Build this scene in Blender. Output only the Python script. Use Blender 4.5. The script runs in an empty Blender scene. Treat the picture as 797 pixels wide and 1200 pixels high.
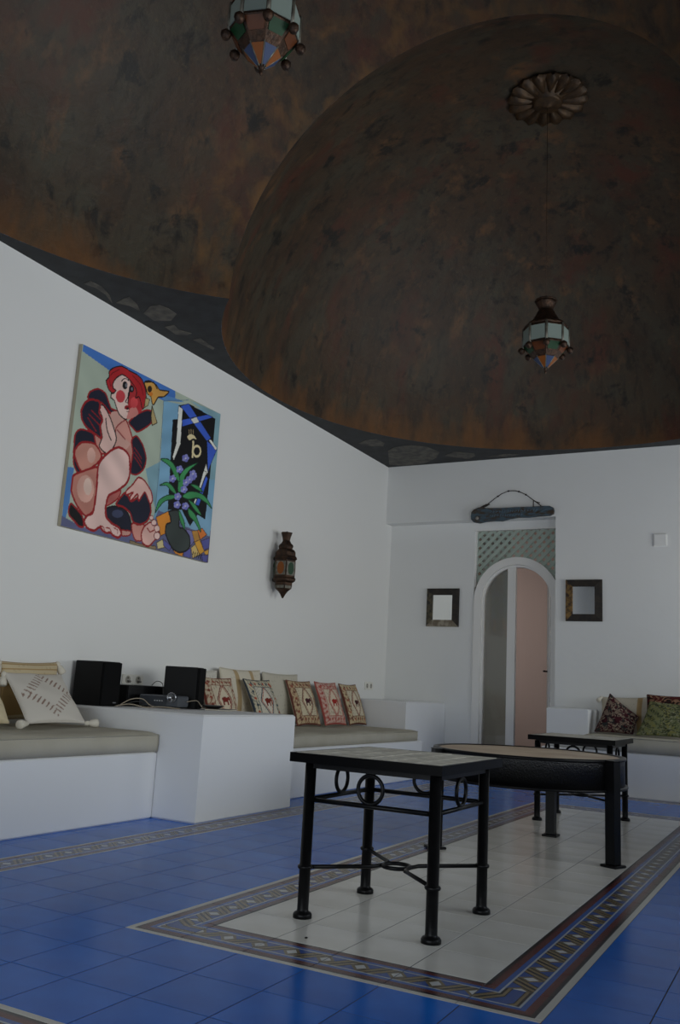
import bpy, bmesh, math, random
import numpy as np
from mathutils import Vector, Matrix
from mathutils.geometry import tessellate_polygon
random.seed(7); RNG = np.random.default_rng(7)
SC = bpy.context.scene
COL = SC.collection
PI = math.pi

# ------------------------------------------------------------------ camera
YAW, PITCH, ROLL, FPX = -0.49923663, 0.20066794, 0.05557345, 1022.26
CAM = Vector((0.0, 0.0, 0.8))
fwd = Vector((math.sin(YAW)*math.cos(PITCH), math.cos(YAW)*math.cos(PITCH), math.sin(PITCH)))
rt0 = Vector((math.cos(YAW), -math.sin(YAW), 0)); up0 = rt0.cross(fwd)
rt = math.cos(ROLL)*rt0 + math.sin(ROLL)*up0
up = -math.sin(ROLL)*rt0 + math.cos(ROLL)*up0
cd = bpy.data.cameras.new('camera'); co = bpy.data.objects.new('camera', cd); COL.objects.link(co)
co.matrix_world = Matrix(((rt.x, up.x, -fwd.x, CAM.x), (rt.y, up.y, -fwd.y, CAM.y), (rt.z, up.z, -fwd.z, CAM.z), (0, 0, 0, 1)))
cd.sensor_fit = 'VERTICAL'; cd.sensor_height = 36.0; cd.lens = 36.0*FPX/1200.0; cd.clip_start = 0.02
SC.camera = co

# ------------------------------------------------------------------ world, sun, daylight, exposure
w = bpy.data.worlds.new('World'); SC.world = w; w.use_nodes = True
bg = w.node_tree.nodes['Background']
sky = w.node_tree.nodes.new('ShaderNodeTexSky'); sky.sky_type = 'NISHITA'; sky.sun_disc = False
sky.sun_elevation = math.radians(48); sky.sun_rotation = math.radians(120); sky.air_density = 1.0
w.node_tree.links.new(sky.outputs[0], bg.inputs[0]); bg.inputs[1].default_value = 0.10

def area(name, loc, target, sx, sy, power, color, spread=180):
    d = bpy.data.lights.new(name, 'AREA'); d.shape = 'RECTANGLE'; d.size = sx; d.size_y = sy; d.energy = power; d.color = color; d.spread = math.radians(spread)
    o = bpy.data.objects.new(name, d); COL.objects.link(o); o.location = loc
    o.rotation_euler = (Vector(target)-Vector(loc)).to_track_quat('-Z', 'Y').to_euler()
    return o
# daylight standing in the three openings of the right wall
for yc, pw in ((1.2, 5), (4.0, 48), (7.75, 30)):
    area('daylight_fill', (1.45, yc, 1.65), (0.0, yc, 1.65+.66), 1.9, 1.6, pw, (0.96, 1.0, 1.0), 125)
area('daylight_fill', (-1.2, -1.7, 1.25), (-1.4, 2.0, 1.25), 4.0, 2.2, 31, (0.92, 0.97, 1.0), 110)  # fill lamp added behind the camera to brighten the back wall
SC.view_settings.view_transform = 'Standard'; SC.view_settings.look = 'None'
SC.view_settings.exposure = 0.0; SC.view_settings.gamma = 1.0; SC.view_settings.use_curve_mapping = False

# ------------------------------------------------------------------ helpers: materials
def lin(c):
    return tuple(((v/255)/12.92 if v/255 <= .04045 else ((v/255+.055)/1.055)**2.4) for v in c)
MATS = {}
def mat(name, col=(128, 128, 128), rough=.5, metal=0.0, col2=None, scale=6.0, bump=0.0, bscale=40.0, detail=4.0, lo=.35, hi=.65, vary=0.0, stretch=None, coat=0.0, spec=None):
    """a procedural principled material: two colours mixed by noise, fine noise bump"""
    if name in MATS: return MATS[name]
    m = bpy.data.materials.new(name); m.use_nodes = True; nt = m.node_tree; N = nt.nodes; L = nt.links
    b = N['Principled BSDF']; b.inputs['Roughness'].default_value = rough; b.inputs['Metallic'].default_value = metal
    if coat: b.inputs['Coat Weight'].default_value = coat; b.inputs['Coat Roughness'].default_value = .12
    if spec is not None: b.inputs['Specular IOR Level'].default_value = spec
    tc = N.new('ShaderNodeTexCoord'); src = tc.outputs['Object']
    if stretch:
        mp = N.new('ShaderNodeMapping'); mp.inputs['Scale'].default_value = stretch; L.new(src, mp.inputs[0]); src = mp.outputs[0]
    out = None
    c1 = lin(col)+(1,)
    if col2:
        nz = N.new('ShaderNodeTexNoise'); nz.inputs['Scale'].default_value = scale; nz.inputs['Detail'].default_value = detail
        L.new(src, nz.inputs['Vector'])
        mr = N.new('ShaderNodeMapRange'); mr.inputs['From Min'].default_value = lo; mr.inputs['From Max'].default_value = hi; L.new(nz.outputs[0], mr.inputs[0])
        mx = N.new('ShaderNodeMix'); mx.data_type = 'RGBA'; mx.inputs['A'].default_value = c1; mx.inputs['B'].default_value = lin(col2)+(1,)
        L.new(mr.outputs[0], mx.inputs['Factor']); out = mx.outputs['Result']
    if vary:
        oi = N.new('ShaderNodeObjectInfo'); hs = N.new('ShaderNodeHueSaturation')
        mr2 = N.new('ShaderNodeMapRange'); mr2.inputs['To Min'].default_value = 1-vary; mr2.inputs['To Max'].default_value = 1+vary; L.new(oi.outputs['Random'], mr2.inputs[0])
        L.new(mr2.outputs[0], hs.inputs['Value'])
        if out: L.new(out, hs.inputs['Color'])
        else: hs.inputs['Color'].default_value = c1
        out = hs.outputs[0]
    if out: L.new(out, b.inputs['Base Color'])
    else: b.inputs['Base Color'].default_value = c1
    if bump:
        nb = N.new('ShaderNodeTexNoise'); nb.inputs['Scale'].default_value = bscale; nb.inputs['Detail'].default_value = 5; L.new(src, nb.inputs['Vector'])
        bp = N.new('ShaderNodeBump'); bp.inputs['Strength'].default_value = bump; bp.inputs['Distance'].default_value = .01
        L.new(nb.outputs[0], bp.inputs['Height']); L.new(bp.outputs[0], b.inputs['Normal'])
    MATS[name] = m; return m
def paint_mat(name, rough=.8, weave=0.0, spec=.3):
    if name in MATS: return MATS[name]
    m = bpy.data.materials.new(name); m.use_nodes = True; N = m.node_tree.nodes; L = m.node_tree.links
    b = N['Principled BSDF']; b.inputs['Roughness'].default_value = rough; b.inputs['Specular IOR Level'].default_value = spec
    a = N.new('ShaderNodeAttribute'); a.attribute_name = 'paint'; L.new(a.outputs['Color'], b.inputs['Base Color'])
    if weave:
        tc = N.new('ShaderNodeTexCoord'); nb = N.new('ShaderNodeTexNoise'); nb.inputs['Scale'].default_value = 160; L.new(tc.outputs['Object'], nb.inputs['Vector'])
        bp = N.new('ShaderNodeBump'); bp.inputs['Strength'].default_value = weave; bp.inputs['Distance'].default_value = .004
        L.new(nb.outputs[0], bp.inputs['Height']); L.new(bp.outputs[0], b.inputs['Normal'])
    MATS[name] = m; return m

# ------------------------------------------------------------------ helpers: meshes and objects
class MB:
    def __init__(s): s.v = []; s.f = []; s.smooth = []
    def add(s, vs, fs, smooth=False):
        n = len(s.v); s.v += [tuple(p) for p in vs]; s.f += [tuple(i+n for i in f) for f in fs]; s.smooth += [smooth]*len(fs); return s
    def box(s, x0, x1, y0, y1, z0, z1, M=None, ch=0.0):
        if ch:
            vs = []
            for z, d in ((z0, ch), (z0+ch, 0), (z1-ch, 0), (z1, ch)):
                vs += [(x0+d, y0+d, z), (x1-d, y0+d, z), (x1-d, y1-d, z), (x0+d, y1-d, z)]
            fs = [(3, 2, 1, 0), (12, 13, 14, 15)]
            for k in range(3):
                for i in range(4):
                    j = (i+1) % 4; fs.append((k*4+i, k*4+j, k*4+4+j, k*4+4+i))
        else:
            vs = [(x0, y0, z0), (x1, y0, z0), (x1, y1, z0), (x0, y1, z0), (x0, y0, z1), (x1, y0, z1), (x1, y1, z1), (x0, y1, z1)]
            fs = [(3, 2, 1, 0), (4, 5, 6, 7), (0, 1, 5, 4), (1, 2, 6, 5), (2, 3, 7, 6), (3, 0, 4, 7)]
        if M: vs = [M @ Vector(p) for p in vs]
        return s.add(vs, fs)
    def lathe(s, prof, n=24, c=(0, 0), M=None, rad=None, smooth=True, caps=True, a0=0.0):
        vs = []; fs = []
        for r, z in prof:
            for i in range(n):
                a = a0+2*PI*i/n; k = rad(a, r, z) if rad else 1.0
                vs.append((c[0]+r*k*math.cos(a), c[1]+r*k*math.sin(a), z))
        for j in range(len(prof)-1):
            for i in range(n):
                k = (i+1) % n; fs.append((j*n+i, j*n+k, (j+1)*n+k, (j+1)*n+i))
        if caps: fs.append(tuple(range(n))[::-1]); fs.append(tuple(range((len(prof)-1)*n, len(prof)*n)))
        if M: vs = [M @ Vector(p) for p in vs]
        return s.add(vs, fs, smooth)
    def tube(s, pts, r, n=8, closed=False):
        pts = [Vector(p) for p in pts]; m = len(pts); vs = []; fs = []; ref = None
        for i, p in enumerate(pts):
            a = pts[(i-1) % m] if (closed or i > 0) else p; b = pts[(i+1) % m] if (closed or i < m-1) else p
            t = (b-a).normalized()
            if ref is None: ref = Vector((0, 0, 1)) if abs(t.z) < .9 else Vector((1, 0, 0))
            u = (ref - t*ref.dot(t)).normalized(); ref = u; v = t.cross(u)
            rr = r[i] if isinstance(r, (list, tuple)) else r
            for k in range(n):
                q = 2*PI*k/n; vs.append(p+u*(rr*math.cos(q))+v*(rr*math.sin(q)))
        for i in range(m if closed else m-1):
            j = (i+1) % m
            for k in range(n):
                l = (k+1) % n; fs.append((i*n+k, i*n+l, j*n+l, j*n+k))
        if not closed: fs.append(tuple(range(n))[::-1]); fs.append(tuple(range((m-1)*n, m*n)))
        return s.add(vs, fs, True)
    def prism(s, poly, d):
        """poly: planar 3-D points; d: extrusion vector"""
        n = len(poly); d = Vector(d); vs = [Vector(p) for p in poly]; vs += [p+d for p in vs]
        tri = tessellate_polygon([vs[:n]])
        fs = [tuple(t) for t in tri]+[tuple(i+n for i in reversed(t)) for t in tri]
        fs += [(i, i+n, (i+1) % n+n, (i+1) % n) for i in range(n)]
        return s.add(vs, fs)
    def mesh(s, name, m):
        me = bpy.data.meshes.new(name); me.from_pydata(s.v, [], s.f)
        bm = bmesh.new(); bm.from_mesh(me); bmesh.ops.recalc_face_normals(bm, faces=bm.faces); bm.to_mesh(me); bm.free()
        me.polygons.foreach_set('use_smooth', s.smooth if len(s.smooth) == len(me.polygons) else [False]*len(me.polygons))
        if m: me.materials.append(m)
        me.update(); return me
    def build(s, name, m, parent=None, loc=None):
        return link(name, s.mesh(name, m), parent, loc)
def link(name, me, parent=None, loc=None):
    o = bpy.data.objects.new(name, me); COL.objects.link(o)
    if parent is not None: o.parent = parent
    if loc is not None: o.location = loc
    return o
def tag(o, label, cat, group=None):
    o['label'] = label; o['category'] = cat
    if group: o['group'] = group
    return o
def thing(name, label, cat, loc=(0, 0, 0), rz=0.0, group=None):
    o = bpy.data.objects.new(name, None); o.empty_display_size = .1; COL.objects.link(o)
    o.location = loc; o.rotation_euler = (0, 0, rz); return tag(o, label, cat, group)
def struct(o): o['kind'] = 'structure'; return o
def proj(p):
    d = Vector(p)-CAM; z = d.dot(fwd)
    return (398.5+FPX*d.dot(rt)/z, 600-FPX*d.dot(up)/z, z) if z > .05 else (-9e9, -9e9, z)
def circle(c, r, ax, n=24, ay=None):
    """ring points about c in the plane spanned by ax and ay"""
    ax = Vector(ax); ay = Vector(ay or (0, 0, 1)); c = Vector(c)
    return [c+ax*(r*math.cos(2*PI*i/n))+ay*(r*math.sin(2*PI*i/n)) for i in range(n)]

# ------------------------------------------------------------------ room dimensions (metres)
XL, YF, YB, XR, YR = -4.33, 9.08, 9.24, 1.5, -1.8
ZC = 3.415
plaster = mat('white_plaster', (226, 226, 224), .85, bump=.22, bscale=5.0)
plaster_rough = mat('hand_trowelled_plaster', (224, 225, 224), .8, bump=.55, bscale=4.0)
whitewood = mat('white_painted_wood', (228, 227, 224), .45)

# walls
struct(MB().box(XL-.25, XL, YR, YB+.2, -.1, ZC+.05).build('wall_left', plaster))
DX0, DX1, DZ = -3.285, -2.335, 2.648          # door opening in the back wall
RX1, RZ = -2.335, 2.733                        # shallow recess left of the door
b = MB()
b.box(RX1, XR, YF, YB+.2, -.1, ZC+.05); b.box(XL, RX1, YF, YB+.2, RZ, ZC+.05)
b.box(XL, DX0, YB, YB+.2, -.1, RZ); b.box(DX0, RX1, YB, YB+.2, DZ, RZ)
struct(b.build('wall_back', plaster_rough))
b = MB(); ys = [YR, .25, 2.15, 3.05, 4.95, 6.65, 8.85, YB+.2]
for i in range(0, 8, 2): b.box(XR, XR+.3, ys[i], ys[i+1], -.1, ZC+.05)
for i in range(1, 6, 2): b.box(XR, XR+.3, ys[i], ys[i+1], 2.5, ZC+.05)
struct(b.build('wall_right', plaster))
b = MB(); b.box(XL, -3.3, YR-.3, YR, -.1, ZC+.05); b.box(.9, XR, YR-.3, YR, -.1, ZC+.05); b.box(-3.3, .9, YR-.3, YR, 2.55, ZC+.05)
struct(b.build('wall_rear', plaster))

# ------------------------------------------------------------------ ceiling: dark flat slab with two meeting domes
AC, AR = (-1.738, 6.422), 2.535
BC, BR = (-1.96, 2.75), 2.34
DS = .935
charcoal = mat('charcoal_ceiling_paint', (38, 40, 42), .75, col2=(26, 27, 28), scale=9, bump=.1)
DU = Vector((BC[0]-AC[0], BC[1]-AC[1], 0)); _l = DU.length; DU /= _l
PC = Vector((AC[0], AC[1], 0))+DU*((_l*_l+AR*AR-BR*BR)/(2*_l))
def dome_mat():
    m = bpy.data.materials.new('mottled_rust_dome_paint'); m.use_nodes = True; N = m.node_tree.nodes; L = m.node_tree.links
    bs = N['Principled BSDF']; bs.inputs['Roughness'].default_value = .55; bs.inputs['Specular IOR Level'].default_value = .3
    tc = N.new('ShaderNodeTexCoord')
    def nz(scale, detail, st=(1, 1, 1), dist=0.0, off=(0, 0, 0)):
        mp = N.new('ShaderNodeMapping'); mp.inputs['Scale'].default_value = st; mp.inputs['Location'].default_value = off; L.new(tc.outputs['Object'], mp.inputs[0])
        n = N.new('ShaderNodeTexNoise'); n.inputs['Scale'].default_value = scale; n.inputs['Detail'].default_value = detail; n.inputs['Roughness'].default_value = .62; n.inputs['Distortion'].default_value = dist
        L.new(mp.outputs[0], n.inputs['Vector']); return n.outputs[0]
    def rng(v, a, b_):
        r = N.new('ShaderNodeMapRange'); r.inputs['From Min'].default_value = a; r.inputs['From Max'].default_value = b_; L.new(v, r.inputs[0]); return r.outputs[0]
    def mix(f, A, B):
        x = N.new('ShaderNodeMix'); x.data_type = 'RGBA'; L.new(f, x.inputs['Factor'])
        for s_, c in (('A', A), ('B', B)):
            if isinstance(c, tuple): x.inputs[s_].default_value = lin(c)+(1,)
            else: L.new(c, x.inputs[s_])
        return x.outputs['Result']
    c = mix(rng(nz(1.5, 6, (1, 1, .6), .3), .36, .64), (58, 47, 37), (72, 55, 41))
    c = mix(rng(nz(2.1, 7, (1, 1, .7), .5, (3, 1, 2)), .44, .66), c, (66, 61, 50))
    c = mix(rng(nz(3.4, 7, (1, 1, .5), .2, (7, 2, 5)), .56, .76), c, (106, 74, 48))
    c = mix(rng(nz(9.0, 8, (1.4, 1.4, .3), .4, (1, 9, 3)), .50, .72), c, (44, 40, 34))
    c = mix(rng(nz(1.9, 5, (1, 1, .35), .2, (11, 4, 8)), .53, .68), c, (78, 47, 36))
    c = mix(rng(nz(4.2, 6, (1, 1, .8), .3, (2, 13, 6)), .58, .66), c, (38, 35, 31))
    c = mix(rng(nz(30, 6, (1, 1, .7), 0, (4, 4, 4)), .58, .80), c, (82, 68, 48))
    # rust and ochre paint brushed round the foot of the dome, broken up by noise
    def madd(a, k, b_):
        n = N.new('ShaderNodeMath'); n.operation = 'MULTIPLY_ADD'; L.new(a, n.inputs[0]); n.inputs[1].default_value = k; L.new(b_, n.inputs[2]); return n.outputs[0]
    sp = N.new('ShaderNodeSeparateXYZ'); L.new(tc.outputs['Object'], sp.inputs[0])
    c = mix(rng(madd(nz(2.6, 7, (1, 1, .4), .3, (5, 8, 1)), -1.7, sp.outputs['Z']), 2.82, 2.36), c, (104, 70, 40))
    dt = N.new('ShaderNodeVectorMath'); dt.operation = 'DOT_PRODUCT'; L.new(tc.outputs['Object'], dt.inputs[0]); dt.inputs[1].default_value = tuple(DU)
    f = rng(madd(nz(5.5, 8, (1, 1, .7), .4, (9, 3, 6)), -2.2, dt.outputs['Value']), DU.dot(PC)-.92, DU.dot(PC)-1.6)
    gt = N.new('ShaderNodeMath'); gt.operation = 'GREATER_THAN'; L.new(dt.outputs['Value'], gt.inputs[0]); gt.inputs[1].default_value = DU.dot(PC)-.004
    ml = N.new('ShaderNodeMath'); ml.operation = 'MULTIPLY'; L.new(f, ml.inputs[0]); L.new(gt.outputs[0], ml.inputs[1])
    c = mix(ml.outputs[0], c, (106, 76, 44))  # ochre along the arch: painted trim, with the light caught there put into colour
    L.new(c, bs.inputs['Base Color'])
    bp = N.new('ShaderNodeBump'); bp.inputs['Strength'].default_value = .35; bp.inputs['Distance'].default_value = .02
    L.new(nz(7, 8, (1, 1, 1), .3, (2, 2, 2)), bp.inputs['Height']); L.new(bp.outputs[0], bs.inputs['Normal'])
    return m
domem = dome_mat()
n_ = 160
ca = [Vector((AC[0]+AR*math.cos(2*PI*i/n_), AC[1]+AR*math.sin(2*PI*i/n_), 0)) for i in range(n_)]
cb = [Vector((BC[0]+BR*math.cos(2*PI*i/n_), BC[1]+BR*math.sin(2*PI*i/n_), 0)) for i in range(n_)]
dAB = Vector((BC[0]-AC[0], BC[1]-AC[1], 0)); dl = dAB.length; du = dAB/dl
ak = (dl*dl+AR*AR-BR*BR)/(2*dl); hk = math.sqrt(AR*AR-ak*ak)
P0 = Vector((AC[0], AC[1], 0))+du*ak; pu = Vector((-du.y, du.x, 0))
S1, S2 = P0+pu*hk, P0-pu*hk
hole = []
def arc(cen, r, a, b_, away, n=150):
    a0 = math.atan2(a.y-cen[1], a.x-cen[0]); a1 = math.atan2(b_.y-cen[1], b_.x-cen[0])
    while a1 < a0: a1 += 2*PI
    mid = Vector((cen[0]+r*math.cos((a0+a1)/2), cen[1]+r*math.sin((a0+a1)/2), 0))
    if (mid-away).dot(away-Vector((cen[0], cen[1], 0))) > 0: a1 -= 2*PI
    return [Vector((cen[0]+r*math.cos(a0+(a1-a0)*i/n), cen[1]+r*math.sin(a0+(a1-a0)*i/n), 0)) for i in range(n+1)]
hole = arc(AC, AR, S1, S2, P0)+arc(BC, BR, S2, S1, P0)[1:-1]
outer = [Vector((XL-.1, YR-.1, 0)), Vector((XR+.1, YR-.1, 0)), Vector((XR+.1, YF+.02, 0)), Vector((XL-.1, YF+.02, 0))]
allp = outer+hole
tris = tessellate_polygon([outer, hole])
ceil = struct(MB().add([(p.x, p.y, ZC) for p in allp], [tuple(t) for t in tris]).build('ceiling', charcoal))
def dome(cen, r, keep_sign):
    bm = bmesh.new(); rings = 40; seg = 144; V = []
    for j in range(rings):
        t = (PI/2)*j/rings
        V.append([bm.verts.new((cen[0]+r*math.cos(t)*math.cos(2*PI*i/seg), cen[1]+r*math.cos(t)*math.sin(2*PI*i/seg), ZC+DS*r*math.sin(t))) for i in range(seg)])
    top = bm.verts.new((cen[0], cen[1], ZC+DS*r))
    for j in range(rings-1):
        for i in range(seg): bm.faces.new((V[j][i], V[j][(i+1) % seg], V[j+1][(i+1) % seg], V[j+1][i]))
    for i in range(seg): bm.faces.new((V[-1][i], V[-1][(i+1) % seg], top))
    bmesh.ops.bisect_plane(bm, geom=bm.verts[:]+bm.edges[:]+bm.faces[:], plane_co=P0, plane_no=du*keep_sign, clear_outer=True)
    for f in bm.faces: f.smooth = True
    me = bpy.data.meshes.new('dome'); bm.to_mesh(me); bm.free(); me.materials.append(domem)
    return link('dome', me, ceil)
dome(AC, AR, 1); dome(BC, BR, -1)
# grey leaves painted on the dark spandrels
leafm = mat('grey_leaf_paint', (92, 88, 80), .8, col2=(62, 60, 57), scale=14)
for poly in ([(-4.262, 3.985), (-4.19, 3.972), (-4.17, 4.06), (-4.215, 4.19), (-4.29, 4.30), (-4.235, 4.17), (-4.225, 4.06)],
             [(-4.262, 4.305), (-4.15, 4.27), (-4.10, 4.262), (-4.13, 4.38), (-4.185, 4.475), (-4.2, 4.38)],
             [(-4.19, 4.52), (-4.06, 4.44), (-3.985, 4.45), (-3.96, 4.52), (-3.965, 4.62), (-4.08, 4.70), (-4.2, 4.65)],
             [(-4.2, 4.775), (-4.11, 4.77), (-4.135, 4.86), (-4.08, 4.95), (-4.13, 4.965), (-4.21, 4.92)],
             [(-4.15, 5.06), (-4.08, 5.05), (-4.09, 5.26), (-4.12, 5.28)],
             [(-4.21, 8.05), (-4.08, 7.96), (-3.96, 7.96), (-3.93, 8.12), (-4.0, 8.23), (-4.12, 8.18)],
             [(-4.26, 8.95), (-4.02, 8.40), (-3.90, 8.30), (-3.70, 8.28), (-3.555, 8.39), (-3.50, 8.62), (-3.62, 8.83), (-3.85, 9.03), (-4.10, 9.05)],
             [(-3.50, 8.77), (-3.34, 8.66), (-3.16, 8.79), (-3.18, 8.88), (-3.29, 8.98), (-3.40, 8.90)],
             [(-3.08, 8.96), (-2.85, 8.90), (-2.70, 8.95), (-2.80, 9.01)]):
    MB().prism([(x, y, ZC) for x, y in poly], (0, 0, -.003)).build('painted_leaf', leafm, ceil)

# ------------------------------------------------------------------ floor: grout bed with glazed tiles
grout = mat('dark_tile_grout', (74, 76, 80), .95, spec=.1)
floor = struct(MB().box(XL-.1, XR+.3, YR-.3, YB+.2, -.12, -.0007).build('floor', grout))
bluem = mat('glazed_blue_tile', (18, 108, 206), .2, col2=(14, 98, 192), scale=5, bump=.02, bscale=6, vary=.07, spec=.14)
whitem = mat('glazed_cream_tile', (230, 228, 220), .2, col2=(218, 215, 205), scale=4, bump=.02, bscale=6, vary=.04, spec=.45)
edgem = mat('white_edge_tile', (196, 194, 184), .25)
def border_mat(corner=False):
    m = bpy.data.materials.new('patterned_cement_tile'); m.use_nodes = True; N = m.node_tree.nodes; L = m.node_tree.links
    bs = N['Principled BSDF']; bs.inputs['Roughness'].default_value = .25
    tc = N.new('ShaderNodeTexCoord'); sp = N.new('ShaderNodeSeparateXYZ'); L.new(tc.outputs['Object'], sp.inputs[0])
    def mth(op, a, b_=None):
        n = N.new('ShaderNodeMath'); n.operation = op
        for k, v in ((0, a), (1, b_)):
            if v is None: continue
            if isinstance(v, (int, float)): n.inputs[k].default_value = v
            else: L.new(v, n.inputs[k])
        return n.outputs[0]
    X = mth('MAXIMUM', sp.outputs['X'], sp.outputs['Y']) if corner else sp.outputs['X']
    ax = mth('ABSOLUTE', X)
    cr = N.new('ShaderNodeValToRGB'); cr.color_ramp.interpolation = 'CONSTANT'; e = cr.color_ramp.elements
    e[0].position = 0; e[0].color = lin((46, 78, 146))+(1,)
    stops = [(.40, (168, 176, 182)), (.47, (50, 88, 158)), (.64, (94, 42, 40)), (.87, (26, 26, 32))]
    e[1].position = stops[0][0]; e[1].color = lin(stops[0][1])+(1,)
    for p, c in stops[1:]:
        k = e.new(p); k.color = lin(c)+(1,)
    L.new(mth('DIVIDE', ax, .0955), cr.inputs[0])
    per = .11875
    fr = mth('FRACT', mth('DIVIDE', mth('ADD', sp.outputs['Y'], mth('MULTIPLY', X, .75)), per))
    dd = mth('ABSOLUTE', mth('SUBTRACT', fr, .5))                    # 0 on the slanting bar
    fy = mth('SUBTRACT', mth('FRACT', mth('DIVIDE', sp.outputs['Y'], per)), 0.5)
    fy2 = mth('SUBTRACT', .5, mth('ABSOLUTE', fy))                   # 0 between two bars
    rr = mth('ADD', mth('MULTIPLY', fy2, per), mth('MULTIPLY', mth('ABSOLUTE', X), .8))
    inside = mth('LESS_THAN', ax, .0382)
    def over(base, fac, c):
        x = N.new('ShaderNodeMix'); x.data_type = 'RGBA'; L.new(fac, x.inputs['Factor']); L.new(base, x.inputs['A']); x.inputs['B'].default_value = lin(c)+(1,); return x.outputs['Result']
    c = cr.outputs[0]
    if not corner:
        c = over(c, mth('MULTIPLY', inside, mth('LESS_THAN', rr, .032)), (110, 98, 74))
        c = over(c, mth('MULTIPLY', inside, mth('LESS_THAN', rr, .019)), (196, 198, 196))
    c = over(c, mth('MULTIPLY', inside, mth('LESS_THAN', dd, .24)), (24, 24, 28))
    c = over(c, mth('MULTIPLY', inside, mth('LESS_THAN', mth('ABSOLUTE', mth('SUBTRACT', dd, .12)), .065)), (132, 116, 86))
    L.new(c, bs.inputs['Base Color']); return m
borderm = border_mat(); cornerm = border_mat(True)
TILES = {}
def tile_mesh(name, m, a, b_):
    k = (name, round(a, 3), round(b_, 3))
    if k not in TILES:
        x, y, c = a/2-.0017, b_/2-.0017, .0005
        TILES[k] = MB().add([(-x, -y, -.011), (x, -y, -.011), (x, y, -.011), (-x, y, -.011), (-x, -y, -c), (x, -y, -c), (x, y, -c), (-x, y, -c),
                             (-x+c, -y+c, 0), (x-c, -y+c, 0), (x-c, y-c, 0), (-x+c, y-c, 0)],
                            [(0, 1, 5, 4), (1, 2, 6, 5), (2, 3, 7, 6), (3, 0, 4, 7), (4, 5, 9, 8), (5, 6, 10, 9), (6, 7, 11, 10), (7, 4, 8, 11), (8, 9, 10, 11)]).mesh(name, m)
    return TILES[k]
REST = {}
def tile(name, m, x0, x1, y0, y1, turn=0.0):
    if x1-x0 < .012 or y1-y0 < .012: return
    cx, cy = (x0+x1)/2, (y0+y1)/2
    vis = False
    for px, py in ((x0, y0), (x1, y0), (x0, y1), (x1, y1), (cx, cy)):
        q = proj((px, py, 0))
        if -5 < q[0] < 802 and 600 < q[1] < 1215: vis = True
    a, b_ = (x1-x0, y1-y0) if abs(math.cos(turn)) > .5 else (y1-y0, x1-x0)
    me = tile_mesh(name, m, a, b_)
    if vis:
        o = link(name, me, floor, (cx, cy, 0)); o.rotation_euler = (random.uniform(-.0012, .0012), random.uniform(-.0012, .0012), turn)
    else: REST.setdefault(name, [m, MB()])[1].box(x0+.0012, x1-.0012, y0+.0012, y1-.0012, -.011, 0)
def field(name, m, x0, x1, y0, y1, gx, gy, p=.2375, q=.2375):
    xs = [x0]+[gx+p*k for k in range(-60, 61) if x0+.004 < gx+p*k < x1-.004]+[x1]
    yy = [y0]+[gy+q*k for k in range(-60, 61) if y0+.004 < gy+q*k < y1-.004]+[y1]
    for i in range(len(xs)-1):
        for j in range(len(yy)-1): tile(name, m, xs[i], xs[i+1], yy[j], yy[j+1])
RX0, RXI, RXJ, RXE = -2.026, -1.815, -.865, -.65      # panel: outer left, inner left, inner right, outer right
WE = .022
def panel(y0, y1, nrow):
    yi, yj = y0+.215, y1-.215
    ph = (yj-yi)/nrow
    field('cream_tile', whitem, RXI, RXJ, yi, yj, RXI, yi, .2375, ph)
    for k in range(nrow):
        tile('border_tile', borderm, RX0+WE, RXI, yi+k*ph, yi+(k+1)*ph)
        tile('border_tile', borderm, RXJ, RXE-WE, yi+k*ph, yi+(k+1)*ph)
    for k in range(4):
        for a, c in ((y0+WE, yi), (yj, y1-WE)): tile('border_tile', borderm, RXI+.2375*k, RXI+.2375*(k+1), a, c, PI/2)
    for a, c in ((RX0+WE, RXI), (RXJ, RXE-WE)):
        for d, e in ((y0+WE, yi), (yj, y1-WE)):
            sx, sy = (1 if a > -1.4 else -1), (1 if d > (y0+y1)/2 else -1)
            tile('corner_tile', cornerm, a, c, d, e, {(1, 1): 0.0001, (-1, 1): PI/2, (-1, -1): PI, (1, -1): -PI/2}[(sx, sy)])
    eb = MB()
    def run(a0, a1, fixed0, fixed1, along):
        n = max(1, round((a1-a0)/.2375)); st = (a1-a0)/n
        for k in range(n):
            u0, u1 = a0+k*st+.001, a0+(k+1)*st-.001
            if along == 'x': eb.box(u0, u1, fixed0, fixed1, -.011, .0004)
            else: eb.box(fixed0, fixed1, u0, u1, -.011, .0004)
    run(RX0, RXE, y0, y0+WE-.001, 'x'); run(RX0, RXE, y1-WE+.001, y1, 'x')
    run(y0+WE, y1-WE, RX0, RX0+WE-.001, 'y'); run(y0+WE, y1-WE, RXE-WE+.001, RXE, 'y')
    eb.build('edge_strip', edgem, floor)['kind'] = 'stuff'
PY0, PY1, QY1 = 2.404, 7.28, 1.696
panel(PY0, PY1, 19); panel(QY1-3.1, QY1, 11)
BX0, BX1 = -3.158, -2.955                              # patterned band along the benches
FY0, FY1 = 8.2, 8.4                                     # and along the far bench
pb = (RX0-BX1)/4
field('blue_tile', bluem, BX1, RX0, YR, FY0, BX1, PY0, pb, .2375)
field('blue_tile', bluem, RX0, RXE, QY1, PY0, -1.5775, QY1, .2375, (PY0-QY1)/3)
field('blue_tile', bluem, RX0, RXE, PY1, FY0, -1.5775, PY1, .2375, (FY0-PY1)/4)
field('blue_tile', bluem, RX0, RXE, YR, QY1-3.1, -1.5775, YR)
field('blue_tile', bluem, RXE, XR+.28, YR, FY0, RXE, PY0)
field('blue_tile', bluem, XL, BX0, YR, 9.24, BX0, PY0)
field('blue_tile', bluem, BX0, -2.3, FY1, 9.24, BX1, FY1)
field('blue_tile', bluem, -2.3, XR+.28, FY1, YF, -2.3, FY1)
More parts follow.
